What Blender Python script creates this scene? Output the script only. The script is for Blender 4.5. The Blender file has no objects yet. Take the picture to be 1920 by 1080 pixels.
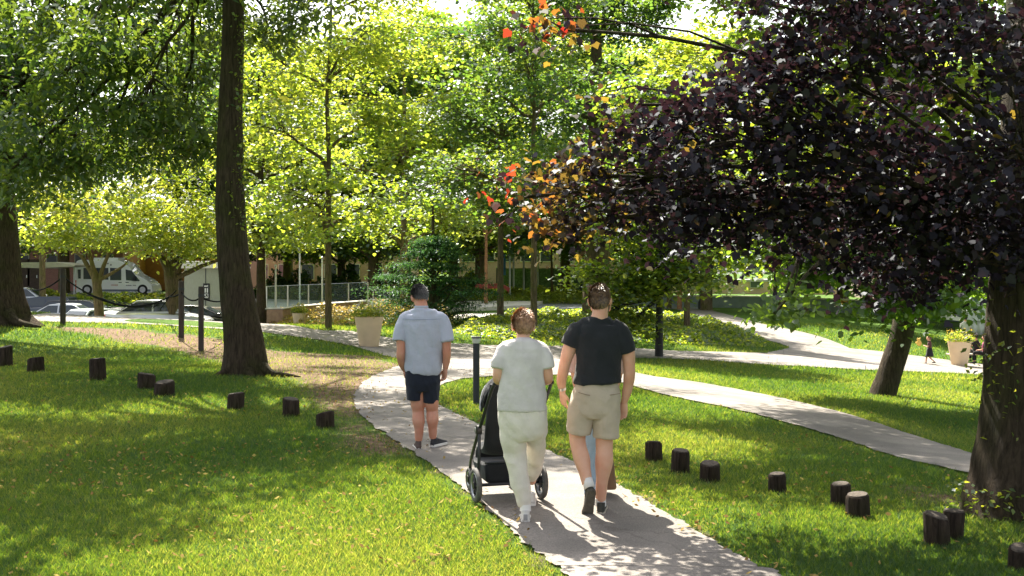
import bpy, bmesh, math, random
import numpy as np
from mathutils import Vector, Matrix, noise as mnoise
random.seed(7)
RS = np.random.RandomState(11)
C = bpy.context.scene.collection
SC = bpy.context.scene
# ---------------------------------------------------------------- camera
F = 1920 * 40.0 / 36.0          # focal length in photo pixels
CZ = 1.93                       # eye height
cam_d = bpy.data.cameras.new('camera')
cam = bpy.data.objects.new('camera', cam_d)
C.objects.link(cam)
cam.location = (0, 0, CZ)
cam.rotation_euler = (math.radians(90), 0, 0)
cam_d.lens = 40; cam_d.sensor_width = 36
cam_d.shift_y = -30.0 / 1920
cam_d.clip_start = 0.1; cam_d.clip_end = 2000
SC.camera = cam
# ---------------------------------------------------------------- sky and sun
TO_SUN = Vector((-0.30, 1.0, 1.36)).normalized()
EL = math.asin(TO_SUN.z); AZ = math.atan2(TO_SUN.x, TO_SUN.y)
w = bpy.data.worlds.new('World'); SC.world = w; w.use_nodes = True
nt = w.node_tree
sky = nt.nodes.new('ShaderNodeTexSky'); sky.sky_type = 'NISHITA'; sky.sun_disc = False
sky.sun_elevation = EL; sky.sun_rotation = AZ; sky.dust_density = 3.5; sky.air_density = 1.0
bg = nt.nodes['Background']; bg.inputs['Strength'].default_value = 0.10
hs = nt.nodes.new('ShaderNodeHueSaturation'); hs.inputs['Saturation'].default_value = .32
nt.links.new(sky.outputs[0], hs.inputs['Color']); nt.links.new(hs.outputs[0], bg.inputs[0])
sd = bpy.data.lights.new('sun', 'SUN'); sd.energy = 5.0; sd.angle = math.radians(0.53); sd.color = (1.0, 0.93, 0.80)
sun = bpy.data.objects.new('sun', sd); C.objects.link(sun)
sun.rotation_euler = (-TO_SUN).to_track_quat('-Z', 'Y').to_euler(); sun.location = (-20, 60, 80)
SC.view_settings.view_transform = 'Standard'; SC.view_settings.look = 'None'
SC.view_settings.exposure = 1.85; SC.view_settings.gamma = 1
SC.render.engine = 'CYCLES'
cy = SC.cycles
cy.max_bounces = 7; cy.diffuse_bounces = 4; cy.glossy_bounces = 2; cy.transmission_bounces = 4; cy.transparent_max_bounces = 6
cy.sample_clamp_indirect = 6; cy.caustics_reflective = False; cy.caustics_refractive = False
cy.use_denoising = True
try: cy.denoiser = 'OPENIMAGEDENOISE'; cy.denoising_prefilter = 'ACCURATE'
except Exception: pass
# ---------------------------------------------------------------- helpers: materials
MATS = {}
def nodes_of(name):
    m = bpy.data.materials.new(name); m.use_nodes = True
    t = m.node_tree; b = t.nodes['Principled BSDF']
    return m, t, b
def mat(name, col, rough=.7, var=.25, scale=6.0, bump=0.0, bscale=40.0, metal=0.0, spec=.4, stretch=None, col2=None):
    if name in MATS: return MATS[name]
    m, t, b = nodes_of(name)
    N = t.nodes.new; L = t.links.new
    tc = N('ShaderNodeTexCoord'); mp = N('ShaderNodeMapping'); L(tc.outputs['Object'], mp.inputs[0])
    if stretch: mp.inputs['Scale'].default_value = stretch
    nz = N('ShaderNodeTexNoise'); nz.inputs['Scale'].default_value = scale; nz.inputs['Detail'].default_value = 5
    L(mp.outputs[0], nz.inputs[0])
    cr = N('ShaderNodeValToRGB'); L(nz.outputs[0], cr.inputs[0])
    c = np.array(col); a = c * (1 - var); d = np.array(col2) if col2 else np.minimum(c * (1 + var), .95)
    cr.color_ramp.elements[0].position = .32; cr.color_ramp.elements[1].position = .68
    cr.color_ramp.elements[0].color = (*a, 1); cr.color_ramp.elements[1].color = (*d, 1)
    L(cr.outputs[0], b.inputs['Base Color'])
    b.inputs['Roughness'].default_value = rough; b.inputs['Metallic'].default_value = metal
    b.inputs['Specular IOR Level'].default_value = spec
    if bump:
        n2 = N('ShaderNodeTexNoise'); n2.inputs['Scale'].default_value = bscale; n2.inputs['Detail'].default_value = 6
        L(mp.outputs[0], n2.inputs[0])
        bp = N('ShaderNodeBump'); bp.inputs['Strength'].default_value = min(1, bump); bp.inputs['Distance'].default_value = .02
        L(n2.outputs[0], bp.inputs['Height']); L(bp.outputs[0], b.inputs['Normal'])
    MATS[name] = m
    return m
def glass(name, col=(.03, .04, .05)):
    if name in MATS: return MATS[name]
    m, t, b = nodes_of(name)
    b.inputs['Base Color'].default_value = (*col, 1); b.inputs['Roughness'].default_value = .06
    b.inputs['Specular IOR Level'].default_value = .8
    MATS[name] = m; return m
def leafmat(name, cols, tcols, trans=.55, rough=.45, gloss=.06):
    """cols/tcols: three colours each (reflected, transmitted) along a per-leaf tint attribute"""
    if name in MATS: return MATS[name]
    m = bpy.data.materials.new(name); m.use_nodes = True
    t = m.node_tree; t.nodes.clear(); N = t.nodes.new; L = t.links.new
    at = N('ShaderNodeAttribute'); at.attribute_name = 'tint'
    def ramp(cs):
        r = N('ShaderNodeValToRGB'); L(at.outputs['Fac'], r.inputs[0])
        r.color_ramp.elements[0].position = 0; r.color_ramp.elements[1].position = 1
        r.color_ramp.elements[0].color = (*cs[0], 1); r.color_ramp.elements[1].color = (*cs[-1], 1)
        for k in range(1, len(cs) - 1):
            e = r.color_ramp.elements.new(k / (len(cs) - 1)); e.color = (*cs[k], 1)
        return r
    df = N('ShaderNodeBsdfDiffuse'); L(ramp(cols).outputs[0], df.inputs[0])
    tr = N('ShaderNodeBsdfTranslucent'); L(ramp(tcols).outputs[0], tr.inputs[0])
    gl = N('ShaderNodeBsdfGlossy'); gl.inputs['Roughness'].default_value = rough; gl.inputs[0].default_value = (.8, .85, .9, 1)
    mx = N('ShaderNodeMixShader'); mx.inputs[0].default_value = trans
    L(df.outputs[0], mx.inputs[1]); L(tr.outputs[0], mx.inputs[2])
    m2 = N('ShaderNodeMixShader'); m2.inputs[0].default_value = gloss
    L(mx.outputs[0], m2.inputs[1]); L(gl.outputs[0], m2.inputs[2])
    o = N('ShaderNodeOutputMaterial'); L(m2.outputs[0], o.inputs[0])
    MATS[name] = m; return m
# ---------------------------------------------------------------- helpers: objects
def tag(o, label=None, cat=None, group=None, kind=None):
    if label: o['label'] = label
    if cat: o['category'] = cat
    if group: o['group'] = group
    if kind: o['kind'] = kind
    return o
def empty(name, loc, label, cat, group=None, rz=0):
    o = bpy.data.objects.new(name, None); C.objects.link(o); o.location = loc; o.rotation_euler = (0, 0, rz)
    o.empty_display_size = .2
    return tag(o, label, cat, group)
def link(name, me, m, parent=None, smooth=True):
    o = bpy.data.objects.new(name, me); C.objects.link(o)
    if m is not None:
        for q in (m if isinstance(m, (list, tuple)) else [m]): me.materials.append(q)
    if parent is not None: o.parent = parent
    if smooth and len(me.polygons): me.polygons.foreach_set('use_smooth', np.ones(len(me.polygons), bool))
    return o
def copy_tree(root, loc, rz=0.0, scale=1.0, label=None):
    r = root.copy(); C.objects.link(r); r.location = loc; r.rotation_euler = (0, 0, rz); r.scale = (scale,) * 3
    if label: r['label'] = label
    for ch in list(root.children):
        c = ch.copy(); C.objects.link(c); c.parent = r
        for g in list(ch.children):
            d = g.copy(); C.objects.link(d); d.parent = c
    return r
def text_obj(body, size, m, parent, loc, rot, name='lettering', center=False):
    c = bpy.data.curves.new('t', 'FONT'); c.body = body; c.size = size; c.extrude = .004
    if center: c.align_x = 'CENTER'; c.align_y = 'CENTER'
    q = bpy.data.objects.new('t', c); C.objects.link(q)
    me = bpy.data.meshes.new_from_object(q.evaluated_get(bpy.context.evaluated_depsgraph_get())); bpy.data.objects.remove(q)
    me.materials.clear(); o = link(name, me, m, parent, smooth=False); o.location = loc; o.rotation_euler = rot; return o
class MB:
    def __init__(s): s.v = []; s.f = []
    def add(s, vs, fs):
        n = len(s.v); s.v += [tuple(map(float, v)) for v in vs]; s.f += [tuple(i + n for i in f) for f in fs]; return s
    def box(s, c, h, rz=0, rx=0, ry=0):
        R = Matrix.Rotation(rz, 3, 'Z') @ Matrix.Rotation(ry, 3, 'Y') @ Matrix.Rotation(rx, 3, 'X')
        vs = [Vector(c) + R @ Vector((x * h[0], y * h[1], z * h[2])) for x in (-1, 1) for y in (-1, 1) for z in (-1, 1)]
        return s.add(vs, [(0, 1, 3, 2), (4, 6, 7, 5), (0, 4, 5, 1), (2, 3, 7, 6), (0, 2, 6, 4), (1, 5, 7, 3)])
    def tube(s, pts, rad, seg=10, cap=True, res=0, flat=None, spow=1.0):
        pts = [Vector(p) for p in pts]
        if not hasattr(rad, '__len__'): rad = [rad] * len(pts)
        rad = [(r if hasattr(r, '__len__') else (r, r)) for r in rad]
        if res:
            np_, nr = [], []
            n = len(pts)
            for i in range(n - 1):
                p0, p1, p2, p3 = pts[max(i - 1, 0)], pts[i], pts[i + 1], pts[min(i + 2, n - 1)]
                for k in range(res):
                    u = k / res
                    np_.append(.5 * ((2 * p1) + (p2 - p0) * u + (2 * p0 - 5 * p1 + 4 * p2 - p3) * u * u + (3 * p1 - p0 - 3 * p2 + p3) * u ** 3))
                    w = u * u * (3 - 2 * u)
                    nr.append((rad[i][0] * (1 - w) + rad[i + 1][0] * w, rad[i][1] * (1 - w) + rad[i + 1][1] * w))
            np_.append(pts[-1]); nr.append(rad[-1]); pts, rad = np_, nr
        up = Vector(flat) if flat else None
        prev = None; vs = []
        for i, p in enumerate(pts):
            d = (pts[min(i + 1, len(pts) - 1)] - pts[max(i - 1, 0)])
            if d.length < 1e-9: d = Vector((0, 0, 1))
            d.normalize()
            if up is not None: a = up - d * up.dot(d)
            elif prev is None: a = (Vector((1, 0, 0)) if abs(d.x) < .8 else Vector((0, 1, 0))); a = a - d * a.dot(d)
            else: a = prev - d * prev.dot(d)
            a.normalize(); prev = a; b = d.cross(a)
            for k in range(seg):
                t = 2 * math.pi * k / seg
                ct, st = math.cos(t), math.sin(t)
                if spow != 1.0:
                    ct = math.copysign(abs(ct) ** spow, ct); st = math.copysign(abs(st) ** spow, st)
                vs.append(p + a * (rad[i][0] * ct) + b * (rad[i][1] * st))
        fs = []
        for i in range(len(pts) - 1):
            for k in range(seg):
                j = (k + 1) % seg
                fs.append((i * seg + k, i * seg + j, (i + 1) * seg + j, (i + 1) * seg + k))
        if cap:
            fs.append(tuple(range(seg))[::-1]); fs.append(tuple((len(pts) - 1) * seg + k for k in range(seg)))
        return s.add(vs, fs)
    def ell(s, c, r, rot=None, nu=18, nv=12):
        R = rot or Matrix.Identity(3); vs = []; c = Vector(c)
        if not hasattr(r, '__len__'): r = (r, r, r)
        vs.append(c + R @ Vector((0, 0, r[2])))
        for i in range(1, nv):
            a = math.pi * i / nv
            for k in range(nu):
                t = 2 * math.pi * k / nu
                vs.append(c + R @ Vector((r[0] * math.sin(a) * math.cos(t), r[1] * math.sin(a) * math.sin(t), r[2] * math.cos(a))))
        vs.append(c + R @ Vector((0, 0, -r[2])))
        fs = [(0, 1 + k, 1 + (k + 1) % nu) for k in range(nu)]
        for i in range(nv - 2):
            for k in range(nu):
                j = (k + 1) % nu; a0 = 1 + i * nu; a1 = a0 + nu
                fs.append((a0 + k, a1 + k, a1 + j, a0 + j))
        l = len(vs) - 1; a0 = 1 + (nv - 2) * nu
        fs += [(l, a0 + (k + 1) % nu, a0 + k) for k in range(nu)]
        return s.add(vs, fs)
    def lathe(s, prof, c=(0, 0, 0), seg=20, cap=True):
        vs = [(c[0] + r * math.cos(2 * math.pi * k / seg), c[1] + r * math.sin(2 * math.pi * k / seg), c[2] + z) for r, z in prof for k in range(seg)]
        fs = [(i * seg + k, i * seg + (k + 1) % seg, (i + 1) * seg + (k + 1) % seg, (i + 1) * seg + k) for i in range(len(prof) - 1) for k in range(seg)]
        if cap: fs += [tuple(range(seg))[::-1], tuple((len(prof) - 1) * seg + k for k in range(seg))]
        return s.add(vs, fs)
    def prism(s, poly, axis, a, b):
        """poly of 2D points extruded along axis ('x','y','z') from a to b"""
        def mk(p, t):
            return {'x': (t, p[0], p[1]), 'y': (p[0], t, p[1]), 'z': (p[0], p[1], t)}[axis]
        n = len(poly)
        return s.add([mk(p, a) for p in poly] + [mk(p, b) for p in poly],
                     [tuple(range(n))[::-1], tuple(range(n, 2 * n))] + [(i, (i + 1) % n, n + (i + 1) % n, n + i) for i in range(n)])
    def mesh(s, name='m'):
        me = bpy.data.meshes.new(name); me.from_pydata(s.v, [], s.f); me.update()
        bm = bmesh.new(); bm.from_mesh(me); bmesh.ops.recalc_face_normals(bm, faces=bm.faces); bm.to_mesh(me); bm.free()
        return me
    def build(s, name, m, parent=None, smooth=False, bevel=0, loc=None, auto=None):
        me = s.mesh(name); o = link(name, me, m, parent, smooth)
        if loc: o.location = loc
        if bevel:
            md = o.modifiers.new('bevel', 'BEVEL'); md.width = bevel; md.segments = 2; md.limit_method = 'ANGLE'
        if auto and smooth:
            me.set_sharp_from_angle(angle=math.radians(auto))
        return o
def bulk_mesh(name, verts, k, tint=None):
    """polygons of k verts each, vertices unshared: verts (N*k,3)"""
    me = bpy.data.meshes.new(name); n = len(verts); nf = n // k
    me.vertices.add(n); me.vertices.foreach_set('co', np.ascontiguousarray(verts, dtype=np.float32).ravel())
    me.loops.add(n); me.loops.foreach_set('vertex_index', np.arange(n, dtype=np.int32))
    me.polygons.add(nf); me.polygons.foreach_set('loop_start', np.arange(0, n, k, dtype=np.int32))
    me.update(calc_edges=True)
    if tint is not None:
        at = me.attributes.new('tint', 'FLOAT', 'POINT'); at.data.foreach_set('value', np.repeat(tint, k).astype(np.float32))
    return me
# ---------------------------------------------------------------- terrain
def PW(px, py, d): return ((px - 960) / F * d, d, CZ - (py - 510) / F * d)
_cp = [(x, y, 0.0) for x in (-9, -4, 0, 4, 9) for y in (-6, 3, 8, 11)]
_cp += [PW(*q) for q in [
 (465, 700, 20.5), (67, 692, 22), (275, 725, 18), (610, 800, 14), (-300, 690, 24), (-5, 605, 33), (118, 610, 34), (340, 632, 33), (377, 657, 29.5),
 (60, 597, 38), (100, 588, 42), (300, 603, 37.5), (300, 598, 40), (540, 617, 37.5), (680, 645, 35.5), (850, 655, 35), (1040, 655, 35.5), (1235, 668, 34),
 (1100, 690, 26), (850, 700, 23), (793, 842, 12.36), (700, 760, 16.5),
 (1850, 697, 42), (1742, 685, 45), (1500, 657, 45), (1350, 603, 60), (1290, 585, 72), (1600, 660, 47),
 (1300, 578, 84), (1600, 590, 80), (1860, 640, 62), (1400, 585, 75), (1600, 610, 62),
 (1655, 740, 24), (1850, 830, 17), (1250, 710, 24), (1500, 775, 17.6), (1840, 875, 13.3), (1750, 780, 20), (1500, 700, 29), (1815, 955, 9.5), (1200, 640, 40),
 (1000, 610, 50), (1200, 600, 53), (900, 600, 58), (850, 575, 76), (1000, 575, 74), (560, 609, 60), (616, 614, 44), (700, 600, 56), (1000, 555, 100), (700, 560, 96)]]
_cp += [((300 - 960) / F * 49, 49, -1.15), ((100 - 960) / F * 50, 50, -0.85), ((100 - 960) / F * 62, 62, -0.75), ((300 - 960) / F * 60, 60, -1.15), ((450 - 960) / F * 50, 50, -1.0),
        ((220 - 960) / F * 85, 85, 0.25), ((0 - 960) / F * 80, 80, 0.1), ((380 - 960) / F * 80, 80, 0.0), (-60, 110, .6), (0, 130, -.4), (70, 110, -1.0), (-60, 20, .5), (-40, 40, .6), (50, 20, -1.5), (60, 60, -2.2),
        (-200, 300, 3), (200, 300, 0), (0, 300, 1), (-160, 0, 0), (160, 0, -2), (0, -60, 0), (-120, -60, 0), (120, -60, -1)]
_cp = np.array(_cp)
def _U(r2): return np.where(r2 > 0, .5 * r2 * np.log(r2 + 1e-12), 0)
_n = len(_cp); _xy = _cp[:, :2] / 10
_K = _U(((_xy[:, None] - _xy[None]) ** 2).sum(-1)) + np.eye(_n) * .02
_Q = np.hstack([np.ones((_n, 1)), _xy])
_A = np.zeros((_n + 3, _n + 3)); _A[:_n, :_n] = _K; _A[:_n, _n:] = _Q; _A[_n:, :_n] = _Q.T
_W = np.linalg.solve(_A, np.concatenate([_cp[:, 2], np.zeros(3)]))
def gz(x, y):
    x = np.atleast_1d(np.asarray(x, float)) / 10; y = np.atleast_1d(np.asarray(y, float)) / 10
    sh = x.shape; x = x.ravel(); y = y.ravel(); out = np.empty(len(x))
    for i in range(0, len(x), 20000):
        a = x[i:i + 20000]; b = y[i:i + 20000]
        k = _U((a[:, None] - _xy[None, :, 0]) ** 2 + (b[:, None] - _xy[None, :, 1]) ** 2)
        out[i:i + 20000] = k @ _W[:_n] + _W[_n] + _W[_n + 1] * a + _W[_n + 2] * b
    return out.reshape(sh)
def g1(x, y): return float(gz(x, y)[0])
_ds = np.concatenate([np.arange(3, 60, .05), np.arange(60, 160, .2)])
def hit(px, py):
    X = (px - 960) / F * _ds; Z = CZ - (py - 510) / F * _ds
    g = gz(X, _ds); k = np.nonzero(Z <= g)[0]
    k = k[0] if len(k) else len(_ds) - 1
    return Vector((X[k], _ds[k], g[k]))
def at(px, d):
    X = (px - 960) / F * d
    return Vector((X, d, g1(X, d)))
def inpoly(x, y, poly):
    ins = np.zeros(len(x), bool); n = len(poly)
    for i in range(n):
        x1, y1 = poly[i][:2]; x2, y2 = poly[(i + 1) % n][:2]
        c = ((y1 > y) != (y2 > y)) & (x < (x2 - x1) * (y - y1) / (y2 - y1 + 1e-12) + x1)
        ins ^= c
    return ins
# path edges, as left/right pairs met on the ground
PATHS = {
 'main': ([(1105, 1120), (1060, 1080), (990, 1025), (930, 970), (870, 920), (800, 868), (735, 825), (682, 785), (664, 755), (672, 727), (705, 704), (745, 688), (790, 674)],
          [(1540, 1120), (1455, 1080), (1350, 1028), (1245, 962), (1165, 915), (1075, 868), (985, 832), (900, 798), (845, 772), (810, 752), (808, 735), (850, 715), (930, 700)]),
 'left': ([(-120, 588), (60, 592), (250, 596), (400, 601), (540, 610), (660, 622), (740, 636), (850, 645), (1050, 652)],
          [(-120, 600), (60, 603), (250, 608), (400, 617), (540, 630), (660, 650), (740, 672), (830, 690), (1000, 706)]),
 'right': ([(900, 652), (1060, 668), (1190, 700), (1330, 722), (1500, 756), (1680, 808), (1850, 862), (2050, 930)],
           [(860, 712), (990, 704), (1130, 712), (1260, 745), (1440, 785), (1600, 832), (1780, 882), (1950, 945)]),
 'far': ([(1020, 650), (1150, 652), (1300, 660), (1470, 664), (1480, 652), (1400, 624), (1310, 592), (1250, 578)],
         [(1020, 668), (1150, 672), (1300, 676), (1500, 688), (1700, 690), (1560, 640), (1420, 606), (1330, 582)]),
 'farright': ([(1440, 662), (1500, 648), (1600, 655), (1700, 666), (1860, 686), (2050, 705)],
              [(1440, 684), (1500, 688), (1600, 694), (1700, 698), (1860, 706), (2050, 728)]),
}
PATHW = {}
def resamp(P, n):
    P = np.array(P); t = np.linspace(0, len(P) - 1, n); i = np.minimum(t.astype(int), len(P) - 2); u = (t - i)[:, None]
    p0 = P[np.maximum(i - 1, 0)]; p1 = P[i]; p2 = P[i + 1]; p3 = P[np.minimum(i + 2, len(P) - 1)]
    return .5 * (2 * p1 + (p2 - p0) * u + (2 * p0 - 5 * p1 + 4 * p2 - p3) * u ** 2 + (3 * p1 - p0 - 3 * p2 + p3) * u ** 3)
def ribbon(name, A, B, lift, m_, n=60, m__=16, kind='structure'):
    a = resamp(np.array([list(p)[:2] for p in A]), n); b = resamp(np.array([list(p)[:2] for p in B]), n)
    g = np.array([[a[i] * (1 - j / (m__ - 1)) + b[i] * j / (m__ - 1) for j in range(m__)] for i in range(n)]); z = gz(g[..., 0], g[..., 1]) + lift
    mb = MB(); mb.add(np.dstack([g, z]).reshape(-1, 3), [(i * m__ + j, i * m__ + j + 1, (i + 1) * m__ + j + 1, (i + 1) * m__ + j) for i in range(n - 1) for j in range(m__ - 1)])
    me = mb.mesh(name)
    if me.polygons[0].normal.z < 0: me.flip_normals()
    return tag(link(name, me, m_), kind=kind)
def asphalt(name, c):
    m, t, b = nodes_of(name); N = t.nodes.new; L = t.links.new
    g = N('ShaderNodeNewGeometry')
    def nz(s, d=4):
        n = N('ShaderNodeTexNoise'); n.inputs['Scale'].default_value = s; n.inputs['Detail'].default_value = d; L(g.outputs['Position'], n.inputs[0]); return n
    a = nz(1.1, 6); f = nz(90, 2); r = N('ShaderNodeValToRGB'); L(a.outputs[0], r.inputs[0])
    r.color_ramp.elements[0].position = .36; r.color_ramp.elements[1].position = .62
    r.color_ramp.elements[0].color = (c[0] * .68, c[1] * .67, c[2] * .66, 1); r.color_ramp.elements[1].color = (c[0] * 1.15, c[1] * 1.13, c[2] * 1.1, 1)
    mx = N('ShaderNodeMix'); mx.data_type = 'RGBA'; mx.blend_type = 'OVERLAY'; mx.inputs[0].default_value = .75
    L(r.outputs[0], mx.inputs[6]); L(f.outputs[0], mx.inputs[7]); L(mx.outputs[2], b.inputs['Base Color'])
    v = N('ShaderNodeTexVoronoi'); v.inputs['Scale'].default_value = 120; L(g.outputs['Position'], v.inputs[0])
    wp = nz(1.7, 5); vm = N('ShaderNodeVectorMath'); vm.operation = 'MULTIPLY_ADD'; L(wp.outputs['Color'], vm.inputs[0]); vm.inputs[1].default_value = (.9, .9, 0); L(g.outputs['Position'], vm.inputs[2])
    vc = N('ShaderNodeTexVoronoi'); vc.feature = 'DISTANCE_TO_EDGE'; vc.inputs['Scale'].default_value = .55; L(vm.outputs[0], vc.inputs[0])
    rc = N('ShaderNodeValToRGB'); L(vc.outputs['Distance'], rc.inputs[0]); rc.color_ramp.elements[0].position = .001; rc.color_ramp.elements[1].position = .006; rc.color_ramp.elements[0].color = (.72, .70, .68, 1); rc.color_ramp.elements[1].color = (1, 1, 1, 1)
    mc = N('ShaderNodeMix'); mc.data_type = 'RGBA'; mc.blend_type = 'MULTIPLY'; mc.inputs[0].default_value = 1; L(mx.outputs[2], mc.inputs[6]); L(rc.outputs[0], mc.inputs[7]); L(mc.outputs[2], b.inputs['Base Color'])
    bp = N('ShaderNodeBump'); bp.inputs['Strength'].default_value = .5; bp.inputs['Distance'].default_value = .006
    L(v.outputs['Distance'], bp.inputs['Height']); L(bp.outputs[0], b.inputs['Normal']); b.inputs['Roughness'].default_value = .85
    return m
m_path = asphalt('tarmac', (.205, .184, .166))
PH = {'main': .016, 'left': .020, 'right': .024, 'far': .028, 'farright': .032}
for k, (Lp, Rp) in PATHS.items():
    lw = np.array([hit(*p)[:2] for p in Lp]); rw = np.array([hit(*p)[:2] for p in Rp])
    n = 420; a = resamp(lw, n); b = resamp(rw, n)
    wob = np.array([[mnoise.fractal(Vector((i * .13, 3.1, len(k))), .8, 2.2, 4) * .05, mnoise.fractal(Vector((i * .17, 9.1, len(k))), .8, 2.2, 4) * .05] for i in range(n)])
    a = a + wob; b = b - wob[::-1]
    PATHW[k] = np.vstack([a, b[::-1]])
    m_ = 9; g = np.array([[a[i] * (1 - j / (m_ - 1)) + b[i] * j / (m_ - 1) for j in range(m_)] for i in range(n)])
    z = gz(g[..., 0], g[..., 1]) + PH[k]
    mb = MB(); mb.add(np.dstack([g, z]).reshape(-1, 3), [(i * m_ + j, i * m_ + j + 1, (i + 1) * m_ + j + 1, (i + 1) * m_ + j) for i in range(n - 1) for j in range(m_ - 1)])
    me = mb.mesh('footpath')
    if me.polygons[0].normal.z < 0: me.flip_normals()
    tag(link('path', me, m_path), kind='structure')
def on_path(x, y, grow=0):
    r = np.zeros(len(x), bool)
    for k, p in PATHW.items(): r |= inpoly(x, y, p)
    return r
# bare earth areas (world polygons) and planting bed
DIRT = [[hit(*p)[:2] for p in q] for q in [
   [(90, 612), (250, 618), (400, 634), (540, 660), (700, 668), (760, 690), (690, 735), (690, 790), (750, 850), (700, 850), (620, 780), (570, 720), (440, 684), (330, 655), (200, 632)],
   [(1700, 918), (1790, 930), (1830, 950), (1830, 962), (1780, 958)]]]
BED = [hit(*p)[:2] for p in [(840, 606), (960, 597), (1060, 588), (1150, 590), (1290, 596), (1360, 612), (1440, 640), (1430, 652), (1300, 648), (1100, 642), (900, 636), (845, 622)]]
def dist_poly(x, y, poly):
    d = np.full(len(x), 1e9); n = len(poly)
    for i in range(n):
        ax, ay = poly[i][:2]; bx, by = poly[(i + 1) % n][:2]
        vx, vy = bx - ax, by - ay; L2 = vx * vx + vy * vy + 1e-9
        t = np.clip(((x - ax) * vx + (y - ay) * vy) / L2, 0, 1)
        d = np.minimum(d, np.hypot(x - ax - t * vx, y - ay - t * vy))
    return d
def dirtiness(x, y):
    r = np.zeros(len(x))
    for p in DIRT:
        d = dist_poly(x, y, p); ins = inpoly(x, y, p)
        r = np.maximum(r, np.clip(np.where(ins, .5 + d / 1.2, .5 - d / 1.2), 0, 1))
    n = np.array([mnoise.fractal(Vector((a * .9, b * .5, 0)), 1.0, 2.0, 3) for a, b in zip(x, y)]) if len(x) < 60000 else 0
    e = np.full(len(x), 1e9)
    near = np.hypot(x, y) < 32
    if near.any():
        for k in ('main', 'right'):
            e[near] = np.minimum(e[near], dist_poly(x[near], y[near], PATHW[k][::12]))
    r = np.maximum(r, np.clip(.75 - e / .28, 0, 1) * .8)
    return np.clip(r + n * .35 * (r > 0), 0, 1)
# terrain grid
def axis(a, b, fine0, fine1, s):
    v = list(np.arange(fine0, fine1, s)); x = fine1; st = s
    while x < b: v.append(x); st *= 1.15; x += st
    v.append(b); x = fine0 - s; st = s
    while x > a: v.insert(0, x); st *= 1.15; x -= st
    v.insert(0, a); return np.array(v)
gx = axis(-700, 700, -16, 16, .3); gy = axis(-60, 1100, 4, 48, .35)
GX, GY = np.meshgrid(gx, gy); GZ = gz(np.clip(GX, -150, 150), np.clip(GY, -50, 290))
me = bpy.data.meshes.new('ground')
nx, ny = len(gx), len(gy)
V = np.dstack([GX, GY, GZ]).reshape(-1, 3)
idx = np.arange(nx * ny).reshape(ny, nx)
Fq = np.stack([idx[:-1, :-1], idx[:-1, 1:], idx[1:, 1:], idx[1:, :-1]], -1).reshape(-1, 4)
me.from_pydata(V.tolist(), [], Fq.tolist()); me.update()
at_ = me.attributes.new('dirt', 'FLOAT', 'POINT'); at_.data.foreach_set('value', dirtiness(V[:, 0], V[:, 1]).astype(np.float32))
m, t, b = nodes_of('lawn_ground'); N = t.nodes.new; L = t.links.new
g = N('ShaderNodeNewGeometry')
def nzz(s, d=5, r=.6):
    n = N('ShaderNodeTexNoise'); n.inputs['Scale'].default_value = s; n.inputs['Detail'].default_value = d; n.inputs['Roughness'].default_value = r
    L(g.outputs['Position'], n.inputs[0]); return n
def rmp(src, st):
    r = N('ShaderNodeValToRGB'); L(src, r.inputs[0])
    r.color_ramp.elements[0].position = st[0][0]; r.color_ramp.elements[0].color = (*st[0][1], 1)
    r.color_ramp.elements[1].position = st[-1][0]; r.color_ramp.elements[1].color = (*st[-1][1], 1)
    for p, c in st[1:-1]: e = r.color_ramp.elements.new(p); e.color = (*c, 1)
    return r
grass_c = rmp(nzz(14, 8, .8).outputs[0], [(.3, (.03, .07, .012)), (.5, (.07, .13, .02)), (.7, (.14, .19, .035))])
grass_b = rmp(nzz(.35, 4).outputs[0], [(.35, (.75, .85, .7)), (.65, (1, 1, 1))])
mg = N('ShaderNodeMix'); mg.data_type = 'RGBA'; mg.blend_type = 'MULTIPLY'; mg.inputs[0].default_value = 1
L(grass_c.outputs[0], mg.inputs[6]); L(grass_b.outputs[0], mg.inputs[7])
dirt_c = rmp(nzz(9, 8, .7).outputs[0], [(.3, (.07, .045, .028)), (.52, (.17, .115, .075)), (.7, (.30, .215, .145))])
at2 = N('ShaderNodeAttribute'); at2.attribute_name = 'dirt'
ad = N('ShaderNodeMath'); ad.operation = 'ADD'; L(at2.outputs['Fac'], ad.inputs[0])
sb = N('ShaderNodeMath'); sb.operation = 'MULTIPLY_ADD'; sb.inputs[1].default_value = .9; sb.inputs[2].default_value = -.45; L(nzz(3.2, 7, .7).outputs[0], sb.inputs[0]); L(sb.outputs[0], ad.inputs[1])
r2 = rmp(ad.outputs[0], [(.3, (0, 0, 0)), (.62, (1, 1, 1))])
md = N('ShaderNodeMix'); md.data_type = 'RGBA'; L(r2.outputs[0], md.inputs[0]); L(mg.outputs[2], md.inputs[6]); L(dirt_c.outputs[0], md.inputs[7])
L(md.outputs[2], b.inputs['Base Color']); b.inputs['Roughness'].default_value = .95; b.inputs['Specular IOR Level'].default_value = .1
bp = N('ShaderNodeBump'); bp.inputs['Strength'].default_value = .8; bp.inputs['Distance'].default_value = .05; L(nzz(22, 8, .8).outputs[0], bp.inputs['Height']); L(bp.outputs[0], b.inputs['Normal'])
tag(link('ground', me, m), kind='structure')
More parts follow.
